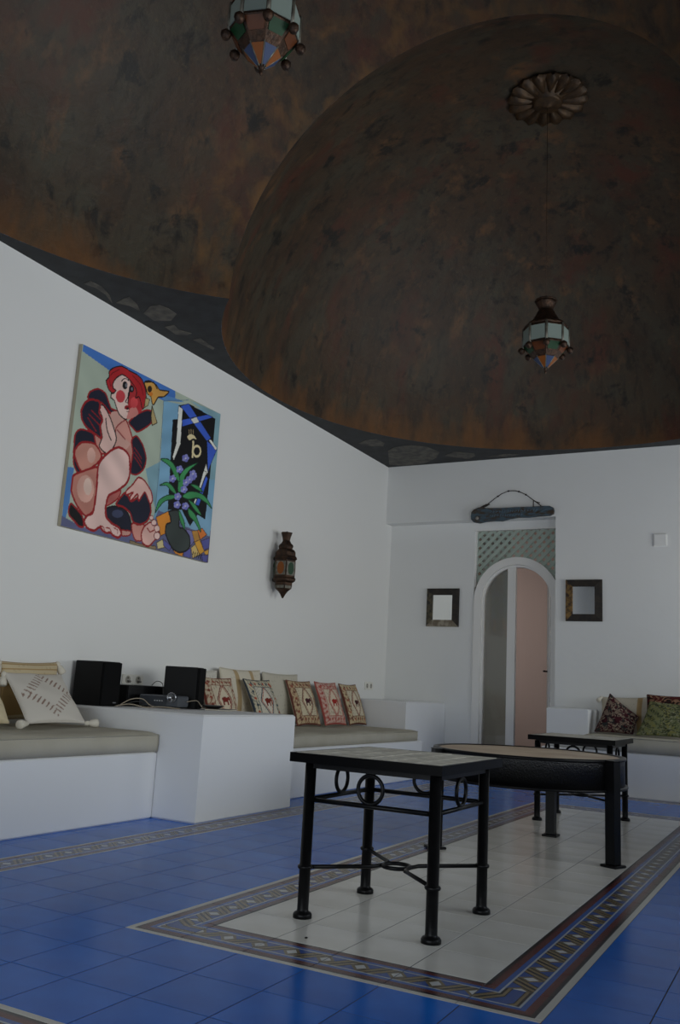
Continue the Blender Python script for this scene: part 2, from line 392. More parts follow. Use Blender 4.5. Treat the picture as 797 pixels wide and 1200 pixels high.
def band(x0, x1, y0, y1, along):
    L0, L1 = (y0, y1) if along == 'y' else (x0, x1)
    n = round((L1-L0)/.2375); st = (L1-L0)/n
    for k in range(n):
        if along == 'y': tile('border_tile', borderm, x0+.012, x1-.012, y0+k*st, y0+(k+1)*st)
        else: tile('border_tile', borderm, x0+k*st, x0+(k+1)*st, y0+.012, y1-.012, PI/2)
    eb = MB()
    if along == 'y': eb.box(x0, x0+.011, y0, y1, -.011, .0004); eb.box(x1-.011, x1, y0, y1, -.011, .0004)
    else: eb.box(x0, x1, y0, y0+.011, -.011, .0004); eb.box(x0, x1, y1-.011, y1, -.011, .0004)
    eb.build('edge_strip', edgem, floor)['kind'] = 'stuff'
band(BX0, BX1, YR, FY1, 'y'); band(BX1, XR+.28, FY0, FY1, 'x')
for k, (m, b_) in REST.items():
    o = b_.build(k+'_field', m, floor); o['kind'] = 'stuff'

# ------------------------------------------------------------------ outside ground and the corridor behind the door
struct(MB().box(-9, 12, -14, YR-.3, -.12, -.06).box(XR+.3, 12, YR-.3, 14, -.12, -.06).build('terrace', mat('pale_terrace_paving', (205, 198, 184), .9, col2=(190, 182, 168), scale=3)))
pink = mat('pink_plaster', (176, 154, 144), .85, bump=.15, bscale=5)
greyw = mat('grey_passage_plaster', (168, 166, 160), .9)
CY0, CY1 = YB+.2, 11.6
struct(MB().box(-4.1, -1.2, CY0, CY1+.1, -.12, 0).build('floor_passage', mat('passage_stone_floor', (150, 146, 140), .5)))
struct(MB().box(-4.1, -1.2, CY0, CY1+.1, 2.9, 3.0).build('ceiling_passage', greyw))
struct(MB().box(-4.1, -4.0, CY0, CY1, 0, 2.9).build('wall_passage_left', greyw))
b = MB()                                                # curved pink wall closing the passage on the right
arcp = [(-3.29, CY1), (-3.29, 10.62)]
for i in range(17):
    t = i/16; arcp.append((-3.27+t*.80, 10.60-.42*t*t))
arcp += [(-2.46, 10.19), (-2.40, 10.28), (-1.3, 10.32), (-1.3, CY1)]
b.prism([(x, y, 0) for x, y in arcp], (0, 0, 2.9)); struct(b.build('wall_passage_right', pink))
struct(MB().box(-4.1, -1.2, CY1, CY1+.1, 0, 2.9).build('wall_passage_back', greyw))
struct(MB().box(-1.3, -1.2, CY0, CY1, 0, 2.9).build('wall_passage_end', greyw))
d = bpy.data.lights.new('passage_lamp', 'POINT'); d.energy = 1.8; d.color = (1.0, .62, .36); d.shadow_soft_size = .12
o = bpy.data.objects.new('passage_lamp', d); COL.objects.link(o); o.location = (-2.18, 9.85, 1.95)
area('daylight_fill', (-3.92, 9.95, 1.6), (-3.3, 11.6, 1.4), .9, 2.2, 8.5, (.96, .97, 1.0))
# ------------------------------------------------------------------ the arched door
DXC, DHI, DHO, DSP = -2.802, .395, .478, 1.85           # arch centre, inner and outer half width, springing height
door = bpy.data.objects.new('door_1', None); COL.objects.link(door); struct(door)
def archline(hw, n=28, z0=0.0):
    return [(DXC-hw, z0)]+[(DXC-hw*math.cos(PI*i/n), DSP+hw*math.sin(PI*i/n)) for i in range(n+1)]+[(DXC+hw, z0)]
def sweep_frame(b, hi, ho, y0, y1):
    A, B = archline(hi), archline(ho); n = len(A); vs = []
    for y in (y0, y1): vs += [(x, y, z) for x, z in A]+[(x, y, z) for x, z in B]
    fs = []
    for i in range(n-1):
        fs += [(i, i+1, n+i+1, n+i), (2*n+i, 2*n+i+1, 3*n+i+1, 3*n+i), (i, i+1, 2*n+i+1, 2*n+i), (n+i, n+i+1, 3*n+i+1, 3*n+i)]
    fs += [(0, n, 3*n, 2*n), (n-1, 2*n-1, 4*n-1, 3*n-1)]
    return b.add(vs, fs)
sweep_frame(MB(), DHI, DHO, YB-.012, YB+.12).build('door_frame', whitewood, door)
sweep_frame(MB(), DHI-.022, DHI+.004, YB+.03, YB+.11).build('door_stop', whitewood, door)
latm = mat('pale_green_lattice_paint', (168, 182, 172), .6)
lt = bpy.data.objects.new('lattice_panel', None); COL.objects.link(lt); lt.parent = door
LX0, LX1, LZ0, LZ1 = DX0+.004, -2.34, 2.05, 2.645
def clip(p, q, f):
    """part of segment pq where f>0 sampled finely; returns list of (a,b)"""
    out = []; N_ = 160; cur = None
    for i in range(N_+1):
        t = i/N_; x = p[0]+(q[0]-p[0])*t; z = p[1]+(q[1]-p[1])*t
        if f(x, z):
            if cur is None: cur = (x, z)
            last = (x, z)
        elif cur is not None: out.append((cur, last)); cur = None
    if cur is not None: out.append((cur, last))
    return out
def inpan(x, z):
    return LX0 <= x <= LX1 and LZ0 <= z <= LZ1 and (math.hypot(x-DXC, z-DSP) > DHO-.02 and (z > DSP))
pitch = .097
for s_ in (1, -1):
    y = YB+.05 if s_ > 0 else YB+.062
    k0 = LX0-.7 if s_ > 0 else LX0
    k = 0
    while k0+pitch*k < LX1+.75:
        x0 = k0+pitch*k; k += 1
        p, q = ((x0, LZ0), (x0+.6, LZ0+.6)) if s_ > 0 else ((x0, LZ0), (x0-.6, LZ0+.6))
        for a, c in clip(p, q, inpan):
            if math.hypot(a[0]-c[0], a[1]-c[1]) < .03: continue
            nx, nz = (-s_*.7071*.0185, .7071*.0185)
            poly = [(a[0]+nx, y, a[1]+nz), (c[0]+nx, y, c[1]+nz), (c[0]-nx, y, c[1]-nz), (a[0]-nx, y, a[1]-nz)]
            MB().prism(poly, (0, .01, 0)).build('slat', latm, lt)
b = MB(); b.box(DX0, RX1, YB-.005, YB+.09, DZ-.012, DZ); b.build('top_rail', whitewood, door)
MB().box(DX0-.0, DX0+.012, YB+.02, YB+.1, 2.0, DZ).build('side_rail', whitewood, door)
# left leaf: closed, glazed
leaf = bpy.data.objects.new('door_leaf', None); COL.objects.link(leaf); leaf.parent = door; leaf['label'] = 'closed left leaf with a tall glass pane'
MB().box(-2.912, -2.822, YB+.04, YB+.09, 0, DSP+DHI-.003).build('stile', whitewood, leaf)
MB().box(DXC-DHI+.0, -2.912, YB+.04, YB+.09, 0, .12).build('bottom_rail', whitewood, leaf)
gm = bpy.data.materials.new('door_glass'); gm.use_nodes = True
gb = gm.node_tree.nodes['Principled BSDF']; gb.inputs['Base Color'].default_value = (.78, .82, .80, 1); gb.inputs['Roughness'].default_value = .03; gb.inputs['Transmission Weight'].default_value = 1.0; gb.inputs['IOR'].default_value = 1.45
gn = [(DXC-DHI+.012, .1)]
for i in range(29):
    a = PI*i/28; x = DXC-(DHI-.012)*math.cos(a)
    if x <= -2.90: gn.append((x, DSP+(DHI-.012)*math.sin(a)))
gn += [(-2.90, DSP+math.sqrt((DHI-.012)**2-(.098)**2)), (-2.90, .1)]
MB().prism([(x, YB+.062, z) for x, z in gn], (0, .006, 0)).build('pane', gm, leaf)
# right leaf: swung open into the passage, seen almost edge-on
leaf2 = bpy.data.objects.new('door_leaf', None); COL.objects.link(leaf2); leaf2.parent = door; leaf2['label'] = 'right leaf swung open into the passage'
leaf2.location = (DXC+DHI-.01, YB+.10, 0); leaf2.rotation_euler = (0, 0, math.radians(-65))
prof = [(-.0, 0), (-.0, DSP)]+[(-DHI+DHI*math.cos(PI/2*i/14), DSP+DHI*math.sin(PI/2*i/14)*.985) for i in range(1, 15)]+[(-DHI, 0)]
inn = [(-.075, .12), (-.075, DSP)]+[(-DHI+(DHI-.075)*math.cos(PI/2*i/14), DSP+(DHI-.075)*math.sin(PI/2*i/14)) for i in range(1, 14)]+[(-DHI+.07, DSP+DHI-.078), (-DHI+.07, .12)]
def holed(b, o_, i_, y0, y1):
    O = [Vector((x, z, 0)) for x, z in o_]; I = [Vector((x, z, 0)) for x, z in i_]
    tr = tessellate_polygon([O, I]); pts_ = o_+i_; n = len(pts_); no = len(o_)
    vs = [(x, y0, z) for x, z in pts_]+[(x, y1, z) for x, z in pts_]
    fs = [tuple(t) for t in tr]+[tuple(k+n for k in reversed(t)) for t in tr]
    for lo_, hi_ in ((0, no), (no, n)):
        m_ = hi_-lo_
        for k in range(m_): a, c = lo_+k, lo_+(k+1) % m_; fs.append((a, c, c+n, a+n))
    return b.add(vs, fs)
holed(MB(), prof, inn, 0, .045).build('leaf_frame', whitewood, leaf2)
MB().prism([(x, .02, z) for x, z in inn], (0, .006, 0)).build('pane', gm, leaf2)
blackm = mat('black_wrought_iron', (9, 9, 10), .34, col2=(15, 15, 16), scale=60, bump=.06, bscale=50, spec=.16)
topblack = mat('black_painted_iron_edge', (7, 7, 8), .3, spec=.06)
MB().tube([(-DHI+.04, -.002, 1.12), (-DHI+.04, -.045, 1.12), (-DHI+.15, -.05, 1.12)], .009, 8).build('door_handle', blackm, leaf2)

# ------------------------------------------------------------------ built-in plaster benches
def bench_mesh(x0, x1, y0, y1, z1, ch=.012): return MB().box(x0, x1, y0, y1, -.003, z1, ch=ch)
bw = mat('bench_white_plaster', (224, 225, 226), .8, bump=.18, bscale=5)
fabm = mat('beige_canvas', (182, 177, 162), .95, col2=(174, 168, 152), scale=5, bump=.12, bscale=120, spec=.2)
G = MB().box(XL+.002, -3.478, -.2, 4.262, -.003, .377, ch=.01).build('plaster_bench', bw)
tag(G, 'long white plaster bench against the left wall, nearest the viewer, left of the black speakers', 'bench')
G = MB().box(XL+.002, -3.16, 4.266, 5.316, -.003, .612, ch=.012).build('plaster_block', bw)
tag(G, 'white plaster block table between the two left-wall benches, carrying the black speakers', 'plaster block')
t = thing('plaster_bench', 'white plaster bench along the left wall, beyond the block, with five embroidered pillows', 'bench', (XL, 5.32, 0))
MB().box(.002, .93, 0, 2.845, -.003, .356, ch=.01).build('bench_base', bw, t)
MB().box(.002, .746, 2.847, 3.915, -.003, .722, ch=.012).build('armrest', bw, t)
t = thing('plaster_bench', 'white plaster bench below the back wall, right of the arched door', 'bench', (-2.284, YF, 0))
MB().box(0, 2.9, -.68, -.002, -.003, .388, ch=.01).build('bench_base', bw, t)
MB().box(0, .391, -.5, -.002, .39, .746, ch=.012).build('armrest', bw, t)
def cushion(name, label, x0, x1, y0, y1, z0, z1):
    t = thing(name, label, 'cushion', ((x0+x1)/2, (y0+y1)/2, z0), group='seat cushions on the plaster benches')
    a, c, h = (x1-x0)/2, (y1-y0)/2, z1-z0; n, m = 14, 40; vs = []; fs = []
    def top(u, v):
        e = min(1, (1-abs(u))*a/.05); g = min(1, (1-abs(v))*c/.05); e = 1-(1-e)**2; g = 1-(1-g)**2
        return h*(.86+.14*min(e, g)) + .006*math.sin(7*v*c)*e*g
    us = [-1, -.985, -.96, -.9]+[i/5 for i in range(-4, 5)]+[.9, .96, .985, 1]; vv = [-1, -.99, -.975, -.94]+[i/12 for i in range(-11, 12)]+[.94, .975, .99, 1]
    nu, nv = len(us), len(vv)
    for u in us:
        for v in vv: vs.append((a*u, c*v, top(u, v)))
    for i in range(nu-1):
        for j in range(nv-1): fs.append((i*nv+j, (i+1)*nv+j, (i+1)*nv+j+1, i*nv+j+1))
    loop = [i*nv for i in range(nu)]+[(nu-1)*nv+j for j in range(1, nv)]+[i*nv+nv-1 for i in range(nu-2, -1, -1)]+[j for j in range(nv-2, 0, -1)]
    base = len(vs)
    for k in loop: vs.append((vs[k][0]*1.004, vs[k][1]*1.002, h*.45))
    for k in loop: vs.append((vs[k][0], vs[k][1], 0.0))
    q = len(loop)
    for k in range(q):
        l = (k+1) % q; fs.append((loop[k], loop[l], base+l, base+k)); fs.append((base+k, base+l, base+q+l, base+q+k))
    fs.append(tuple(base+q+k for k in range(q)))
    MB().add(vs, fs, True).build('cushion_body', fabm, t)
    zz = h*.85
    MB().tube([(a, c, zz), (-a, c, zz), (-a, -c, zz), (a, -c, zz)], .004, 6, True).build('piping', fabm, t)
    return t
cushion('seat_cushion', 'long beige seat cushion on the near left bench, under the tasselled pillows', -4.325, -3.470, -.19, 4.255, .379, .492)
cushion('seat_cushion', 'long beige seat cushion on the far left bench, under the embroidered pillows', -4.325, -3.425, 5.325, 8.11, .358, .456)
cushion('seat_cushion', 'beige seat cushion on the back-wall bench, under the floral pillows', -1.885, .6, 8.395, 9.07, .39, .535)

# ------------------------------------------------------------------ pillows: painted, welded two-sided pads
weave = paint_mat('woven_print', .95, .25, .15)
def C(*c): return np.array(lin(c))
def pillow(name, label, cs, T, pattern, group, extras=None, n=76):
    """cs: corners bl, br, tr, tl in world space; pattern(s,t,front)->rgb arrays"""
    cs = [Vector(c) for c in cs]; o0 = sum(cs, Vector())/4; o0.z = min(c.z for c in cs)
    bl, br, tr, tl = [np.array(c-o0) for c in cs]
    t = thing(name, label, 'pillow', o0, group=group)
    g = np.linspace(-1, 1, n); g = np.sign(g)*np.abs(g)**.85
    S, Tt = np.meshgrid(g, g, indexing='ij')
    S2 = S*(1-.055*(1-Tt**2)); T2 = Tt*(1-.055*(1-S**2))
    a, b_ = ((S2+1)/2)[..., None], ((T2+1)/2)[..., None]
    Pm = bl*(1-a)*(1-b_)+br*a*(1-b_)+tr*a*b_+tl*(1-a)*b_
    nrm = np.cross(br-bl, tl-bl); nrm = nrm/np.linalg.norm(nrm)
    H = (T/2)*(np.clip(1-S**2, 0, 1)*np.clip(1-Tt**2, 0, 1))**.42
    wr = .004*np.sin(5*S+3*Tt+o0.y*9)*np.sin(4*Tt-2*S+o0.y*5)*(H > 0.01)
    F = Pm+nrm*(H+wr)[..., None]; B = Pm-nrm*(H*.9)[..., None]
    me = bpy.data.meshes.new('pillow_cover'); N_ = n*n
    idx = np.arange(N_).reshape(n, n); bi = idx.copy()+N_
    edge = np.zeros((n, n), bool); edge[0, :] = edge[-1, :] = True; edge[:, 0] = edge[:, -1] = True
    bi[edge] = idx[edge]
    keep = ~edge; remap = np.zeros(2*N_, int); remap[:N_] = np.arange(N_)
    inner = (idx[keep]+N_); remap[inner] = N_+np.arange(inner.size)
    verts = np.concatenate([F.reshape(-1, 3), B.reshape(-1, 3)[keep.reshape(-1)]])
    f1 = np.stack([idx[:-1, :-1], idx[1:, :-1], idx[1:, 1:], idx[:-1, 1:]], -1).reshape(-1, 4)
    f2 = np.stack([bi[:-1, :-1], bi[:-1, 1:], bi[1:, 1:], bi[1:, :-1]], -1).reshape(-1, 4)
    me.from_pydata(verts.tolist(), [], np.concatenate([f1, remap[f2]]).tolist())
    me.polygons.foreach_set('use_smooth', [True]*len(me.polygons))
    cf = pattern(S, Tt, True).reshape(-1, 3); cb_ = pattern(S, Tt, False).reshape(-1, 3)[keep.reshape(-1)]
    col = np.concatenate([cf, cb_]); col = np.concatenate([col, np.ones((len(col), 1))], 1)
    at = me.color_attributes.new('paint', 'FLOAT_COLOR', 'POINT'); at.data.foreach_set('color', col.astype(np.float32).ravel())
    me.materials.append(weave); link('pillow_cover', me, t)
    if extras: extras(t, Pm, n)
    return t
def put(col, mask, c): col[mask] = c; return col
def base(S, c): return np.tile(C(*c), S.shape+(1,)).astype(float)
def seam(c, r=.004):
    m = mat('seam_%d_%d_%d' % c, c, .9)
    def f(t, Pm, n):
        loop = [Pm[i, 0] for i in range(n)]+[Pm[-1, j] for j in range(1, n)]+[Pm[i, -1] for i in range(n-2, -1, -1)]+[Pm[0, j] for j in range(n-2, 0, -1)]
        MB().tube([tuple(p) for p in loop[::2]], r, 6, True).build('seam', m, t)
    return f
def noise2(S, T, sc, seed):
    r = np.random.default_rng(seed); out = np.zeros_like(S)
    for k in range(6):
        a, b_, p = r.uniform(-1, 1)*sc, r.uniform(-1, 1)*sc, r.uniform(0, 6.28); out += np.sin(a*S+b_*T+p)
    return out/6
def elephant(field_c, bord, line, accent, beast, seed):
    def f(S, T, front):
        c = base(S, field_c if front else (206, 198, 180))
        if not front: return c
        sp = noise2(S, T, 60, seed); put(c, sp > .28, C(*(int(v*.82) for v in field_c)))
        m = np.maximum(np.abs(S), np.abs(T))
        put(c, m > .66, C(*bord)); put(c, (m > .63) & (m < .67), C(*line)); put(c, (m > .955), C(*line)); put(c, (m > .66) & (m < .955) & (noise2(S, T, 42, seed+40) > .12), C(*(int(.45*u+.55*v) for u, v in zip(bord, line))))
        q = np.where(np.abs(S) > np.abs(T), T, S)                       # motifs marching round the border
        e = np.where(np.abs(S) > np.abs(T), np.abs(S), np.abs(T))-.795
        ph = (q*3.5) % 1-.5
        st = (np.abs(ph)/3.5+np.abs(e)*.9) < .075
        put(c, (m > .68) & (m < .91) & st & ((np.floor(q*3.5) % 2) == 0), C(*accent))
        put(c, (m > .68) & (m < .91) & st & ((np.floor(q*3.5) % 2) == 1), C(*line))
        d = np.abs(S)*1.05+np.abs(T)*.72
        put(c, (d < .53) & (m < .62), C(*(min(255, int(v*1.03)) for v in field_c)))
        put(c, (np.abs(d-.53) < .035) & (m < .63), C(*line)); put(c, (np.abs(d-.44) < .02), C(*accent))
        U = S/1.25; V = T/.95+.02
        body = ((U/.17)**2+((V-.05)/.12)**2 < 1) | ((np.abs(np.abs(U)-.10) < .04) & (V > -.2) & (V < .05)) | (((U-.18)/.075)**2+((V-.09)/.09)**2 < 1) | ((np.abs(U-.245) < .028) & (V > -.15) & (V < .09))
        put(c, body, C(*beast))
        return c
    return f
def stripes(basec, sc, edges, vert=True):
    def f(S, T, front):
        c = base(S, basec); q = S if vert else T
        for a, b_ in edges: put(c, (q > a) & (q < b_), C(*sc))
        put(c, noise2(S, T, 50, 3) > .45, C(*(int(v*.93) for v in basec))); 
        for a, b_ in edges: put(c, (q > a) & (q < b_), C(*sc))
        return c
    return f
def floral(cols, sc, seed):
    def f(S, T, front):
        a = noise2(S, T, sc, seed); b_ = noise2(S+.5*a, T-.5*a, sc*1.25, seed+1); d = noise2(S-.6*b_, T+.6*a, sc*1.9, seed+2)
        c = base(S, cols[0])
        put(c, b_ > .02, C(*cols[1])); put(c, (d > .06) & (b_ < .18), C(*cols[2])); put(c, np.abs(a+d) < .055, C(*cols[3])); put(c, (b_*d > .05), C(*cols[4]))
        return c
    return f
def dashes(S, T, front):
    c = base(S, (206, 200, 190))
    d = np.abs(S)*.95+np.abs(T); along = (S-T*np.sign(S*T+1e-9))
    put(c, (d > .54) & (d < .92) & (((along*4.6) % 1) < .30) & front, C(142, 118, 106))
    return c
tasm = mat('cream_cotton_tassel', (208, 202, 188), .95)
def tassels(which, r=.024):
    def f(t, Pm, n):
        for k, dirn in which:
            p = Vector(Pm[{'bl': (0, 0), 'br': (-1, 0), 'tr': (-1, -1), 'tl': (0, -1)}[k]]); d_ = Vector(dirn).normalized()
            M = Matrix.Translation(p) @ d_.to_track_quat('Z', 'X').to_matrix().to_4x4()
            MB().lathe([(.004, -.01), (.013, 0), (.016, .012), (.010, .022), (r*.8, .030), (r, .055), (r*1.05, .075), (r*.7, .08)], 14, M=M, rad=lambda a, rr, z: 1+.10*math.sin(7*a)).build('tassel', tasm, t)
    return f
def both(*fs):
    def f(t, Pm, n):
        for g in fs: g(t, Pm, n)
    return f
# near left bench
z1 = .522
pillow('throw_pillow', 'white pillow with brown dashes in a diamond and corner tassels, on the near left bench', [(-3.86, 3.59, z1), (-3.84, 4.02, z1), (-4.13, 4.06, .795), (-4.15, 3.64, .79)], .10, dashes, 'tasselled pillows on the near left bench', both(tassels([('tl', (.3, -.25, -1)), ('bl', (.3, -1, -.05)), ('br', (.4, 1, 0.02))]), seam((196, 190, 180))))
pillow('throw_pillow', 'cream pillow with ochre stripes standing behind the white dashed pillow', [(-4.17, 3.66, z1), (-4.17, 4.12, z1), (-4.245, 4.135, .87), (-4.245, 3.68, .855)], .11, stripes((196, 180, 148), (166, 138, 94), [(.70, .76), (.52, .56), (.90, .95), (-.9, .2)], False), 'tasselled pillows on the near left bench', both(tassels([('tr', (.35, .5, -1)), ('tl', (.35, -.5, -.8))]), seam((160, 136, 100))))
pillow('throw_pillow', 'plain cream pillow at the left edge, half cut off by the frame', [(-3.90, 3.14, z1), (-3.90, 3.50, z1), (-4.12, 3.54, .73), (-4.12, 3.16, .73)], .15, stripes((206, 192, 160), (196, 180, 146), [(-.1, -.06)]), 'tasselled pillows on the near left bench', seam((190, 176, 146)))
# far left bench
z2 = .468
def stand(yc, w_, ztop, xb, xt, dy=0.0): return [(xb, yc-w_/2, z2), (xb, yc+w_/2, z2), (xt, yc+w_/2+dy, ztop), (xt, yc-w_/2+dy, ztop)]
ge = 'embroidered pillows on the far left bench'
pillow('embroidered_pillow', 'embroidered pillow with red diamond, half hidden behind the right speaker', stand(5.74, .42, .84, -4.03, -4.17), .10, elephant((208, 196, 172), (200, 186, 160), (124, 66, 56), (156, 82, 66), (126, 50, 44), 11), ge, seam((120, 60, 50)))
pillow('embroidered_pillow', 'embroidered pillow with slate-blue border and rust stars, second from the speaker', stand(6.34, .40, .845, -3.99, -4.14, -.06), .09, elephant((204, 198, 182), (196, 186, 160), (62, 74, 84), (168, 66, 40), (120, 46, 36), 12), ge, seam((60, 60, 66)))
pillow('embroidered_pillow', 'embroidered pillow with brown-red border and dark elephant, left of the bright red one', stand(7.05, .43, .86, -4.04, -4.19), .10, elephant((206, 194, 166), (186, 164, 130), (110, 66, 56), (146, 80, 64), (74, 36, 44), 13), ge, seam((110, 60, 50)))
pillow('embroidered_pillow', 'embroidered pillow with bright red lines and red elephant, second from the far end', stand(7.545, .42, .862, -4.03, -4.18), .10, elephant((208, 192, 170), (196, 164, 150), (164, 76, 70), (172, 84, 72), (160, 50, 44), 14), ge, seam((170, 90, 80)))
pillow('embroidered_pillow', 'embroidered pillow with olive and brown border, last one at the far end of the bench', stand(7.955, .37, .858, -4.00, -4.15), .10, elephant((204, 194, 170), (190, 174, 140), (106, 62, 52), (156, 82, 64), (70, 32, 36), 15), ge, seam((100, 60, 50)))
gb_ = 'large plain cushions along the left wall'
pillow('back_pillow', 'large cream pillow with two tan stripes, behind the blue-bordered pillow', stand(6.20, .60, .925, -4.19, -4.255), .12, stripes((214, 206, 188), (182, 158, 120), [(-.47, -.27), (.32, .52)]), gb_, seam((200, 190, 170)))
pillow('back_pillow', 'large plain beige pillow against the wall, behind the dark elephant pillow', stand(6.85, .60, .915, -4.215, -4.26), .11, stripes((196, 190, 174), (192, 186, 170), []), gb_, seam((186, 180, 164)))
pillow('back_pillow', 'large white pillow against the wall, behind the pillow by the right speaker', stand(5.60, .52, .895, -4.19, -4.25), .11, stripes((212, 208, 196), (206, 200, 188), []), gb_, seam((200, 196, 184)))
# back-wall bench
z3 = .545
gr = 'pillows on the back-wall bench'
dark_fl = floral([(52, 24, 30), (72, 34, 40), (128, 112, 98), (158, 142, 124), (50, 54, 52)], 13, 21)
dark_fl2 = floral([(50, 24, 24), (84, 36, 34), (140, 106, 84), (168, 132, 104), (40, 34, 30)], 9, 27)
green_fl = floral([(98, 104, 72), (120, 124, 88), (64, 68, 48), (152, 150, 124), (132, 128, 74)], 14, 33)
pillow('floral_pillow', 'dark red pillow with cream scrolls slumped to one side, beside the low armrest', [(-1.84, 8.62, z3), (-1.49, 8.62, z3), (-1.46, 8.76, .70), (-1.73, 8.80, .905)], .12, dark_fl, gr, seam((70, 28, 32)))
pillow('floral_pillow', 'dark red pillow with large leaf scrolls, standing behind the green pillow', [(-1.42, 8.84, z3), (-.96, 8.84, z3), (-.95, 8.93, .915), (-1.41, 8.93, .915)], .11, dark_fl2, gr, seam((70, 28, 32)))
pillow('floral_pillow', 'green leaf-patterned pillow leaning in front of the right-hand dark red one', [(-1.44, 8.50, z3), (-.96, 8.50, z3), (-.90, 8.72, .83), (-1.35, 8.72, .85)], .11, green_fl, gr, seam((90, 96, 60)))
pillow('striped_pillow', 'cream pillow with one tan stripe against the back wall, between the two red ones', [(-1.85, 8.93, z3), (-1.38, 8.93, z3), (-1.38, 9.0, .89), (-1.85, 9.0, .87)], .10, stripes((190, 182, 166), (166, 140, 100), [(.48, .68)]), gr, both(tassels([('tl', (-.3, -.9, -.5))], .02), seam((180, 172, 156))))

# ------------------------------------------------------------------ hi-fi on the plaster block
spk = mat('black_speaker_vinyl', (8, 8, 9), .6, bump=.05, bscale=200, spec=.25)
grl = mat('black_speaker_cloth', (7, 7, 8), .9, spec=.2)
ZT = .613
def speaker(label, loc, rz):
    t = thing('speaker', label, 'speaker', loc, rz, 'black bookshelf speakers on the block')
    MB().box(-.25, -.018, 0, .17, .0, .285, ch=.004).build('cabinet', spk, t)
    MB().box(-.018, 0, .004, .166, .004, .281, ch=.004).build('front_grille', grl, t)
    MB().box(.0, .0015, .11, .14, .02, .026).build('badge', mat('grey_badge', (120, 120, 124), .4, .6), t)
speaker('black bookshelf speaker at the left end of the plaster block, beside the cream pillow', (-4.045, 4.35, ZT), 0)
speaker('black bookshelf speaker turned aside on the plaster block, beside the embroidered pillows', (-3.765, 5.0, ZT), math.radians(22))
t = thing('stereo_receiver', 'low black stereo receiver against the wall between the two speakers', 'stereo', (-4.18, 4.86, ZT))
MB().box(-.1, .09, -.22, .22, .008, .14, ch=.003).build('case', spk, t)
MB().box(.09, .096, -.215, .215, .012, .136).build('front_panel', mat('black_gloss_panel', (14, 14, 16), .25), t)
for y in (-.12, .0, .13): MB().lathe([(.014, 0), (.014, .012), (.012, .014)], 16, M=Matrix.Translation((.096, y, .06)) @ Matrix.Rotation(PI/2, 4, 'Y')).build('dial', spk, t)
t = thing('projector', 'small grey projector with a round lens, in front of the right speaker', 'projector', (-3.905, 4.79, ZT), math.radians(10))
MB().box(-.145, .145, -.05, .10, .012, .085, ch=.006).build('case', mat('grey_device_plastic', (72, 76, 82), .45), t)
MB().box(-.14, .06, -.054, -.05, .02, .078).build('front_panel', mat('dark_grey_panel', (52, 56, 62), .4), t)
MB().lathe([(.034, 0), (.034, .02), (.028, .022), (.026, .014)], 24, M=Matrix.Translation((.105, -.05, .075)) @ Matrix.Rotation(PI/2, 4, 'X')).build('lens', mat('chrome_ring', (150, 152, 156), .2, .9), t)
for k in range(4): MB().box(-.03+.018*k, -.02+.018*k, -.0565, -.054, .046, .052).build('button', mat('pale_button', (180, 182, 184), .5), t)
for x in (-.12, .12): MB().lathe([(.012, .0), (.012, .013)], 12, c=(x, .0)).build('foot', spk, t)
cabm = mat('beige_cable', (150, 138, 120), .6); cabd = mat('dark_cable', (34, 32, 32), .6)
def cable(label, pts, m, r=.0035):
    out = []
    P_ = [Vector(p) for p in pts]
    for i in range(len(P_)-1):
        p0, p1, p2, p3 = P_[max(i-1, 0)], P_[i], P_[i+1], P_[min(i+2, len(P_)-1)]
        for k in range(8):
            u = k/8; out.append(.5*((2*p1)+(p2-p0)*u+(2*p0-5*p1+4*p2-p3)*u*u+(3*p1-p0-3*p2+p3)*u**3))
    out.append(P_[-1]); tag(MB().tube(out, r, 6).build('cable', m), label, 'cable', 'cables on the block')
zc_ = ZT+.004
cable('beige cable looping highest over the tangle between the left speaker and the projector', [(-4.03, 4.50, zc_), (-3.98, 4.56, ZT+.05), (-3.95, 4.64, ZT+.055), (-3.93, 4.69, ZT+.02), (-3.90, 4.715, zc_)], cabm)
cable('beige cable lying low along the block edge in front of the projector', [(-4.02, 4.46, zc_), (-3.95, 4.52, ZT+.02), (-3.88, 4.60, zc_), (-3.80, 4.66, ZT+.012), (-3.70, 4.73, zc_)], cabm)
cable('dark cable curling behind the beige ones beside the left speaker', [(-4.06, 4.56, zc_), (-4.0, 4.62, ZT+.035), (-3.98, 4.67, ZT+.03), (-4.03, 4.70, zc_)], cabd)
cable('thin beige cable rising from the projector past the right speaker', [(-3.735, 4.84, ZT+.05), (-3.715, 4.92, ZT+.06), (-3.71, 4.965, ZT+.03), (-3.70, 4.985, zc_)], cabm, .0025)
cable('dark cable standing up above the stereo receiver and dropping to its back', [(-3.96, 4.86, ZT+.09), (-3.99, 4.88, ZT+.16), (-4.05, 4.89, ZT+.175), (-4.10, 4.90, ZT+.145)], cabd, .0025)
t = thing('magazine', 'thin magazine with a coloured cover lying at the block corner under a black dish', 'magazine', (-3.655, 5.13, ZT), math.radians(22))
MB().box(-.085, .085, -.12, .12, 0, .008).build('pages', mat('paper_pages', (190, 184, 170), .9), t)
MB().box(-.087, .087, -.122, .122, .008, .0095).build('cover', mat('magazine_cover', (120, 96, 72), .5, col2=(66, 74, 84), scale=22), t)
tag(MB().lathe([(.035, 0), (.055, .008), (.078, .022), (.074, .024), (.052, .013), (.0, .011)], 28, caps=False).build('dish', mat('black_ceramic', (18, 18, 20), .35), None, (-3.675, 5.06, ZT+.0097)), 'flat black dish resting on the magazine', 'dish')

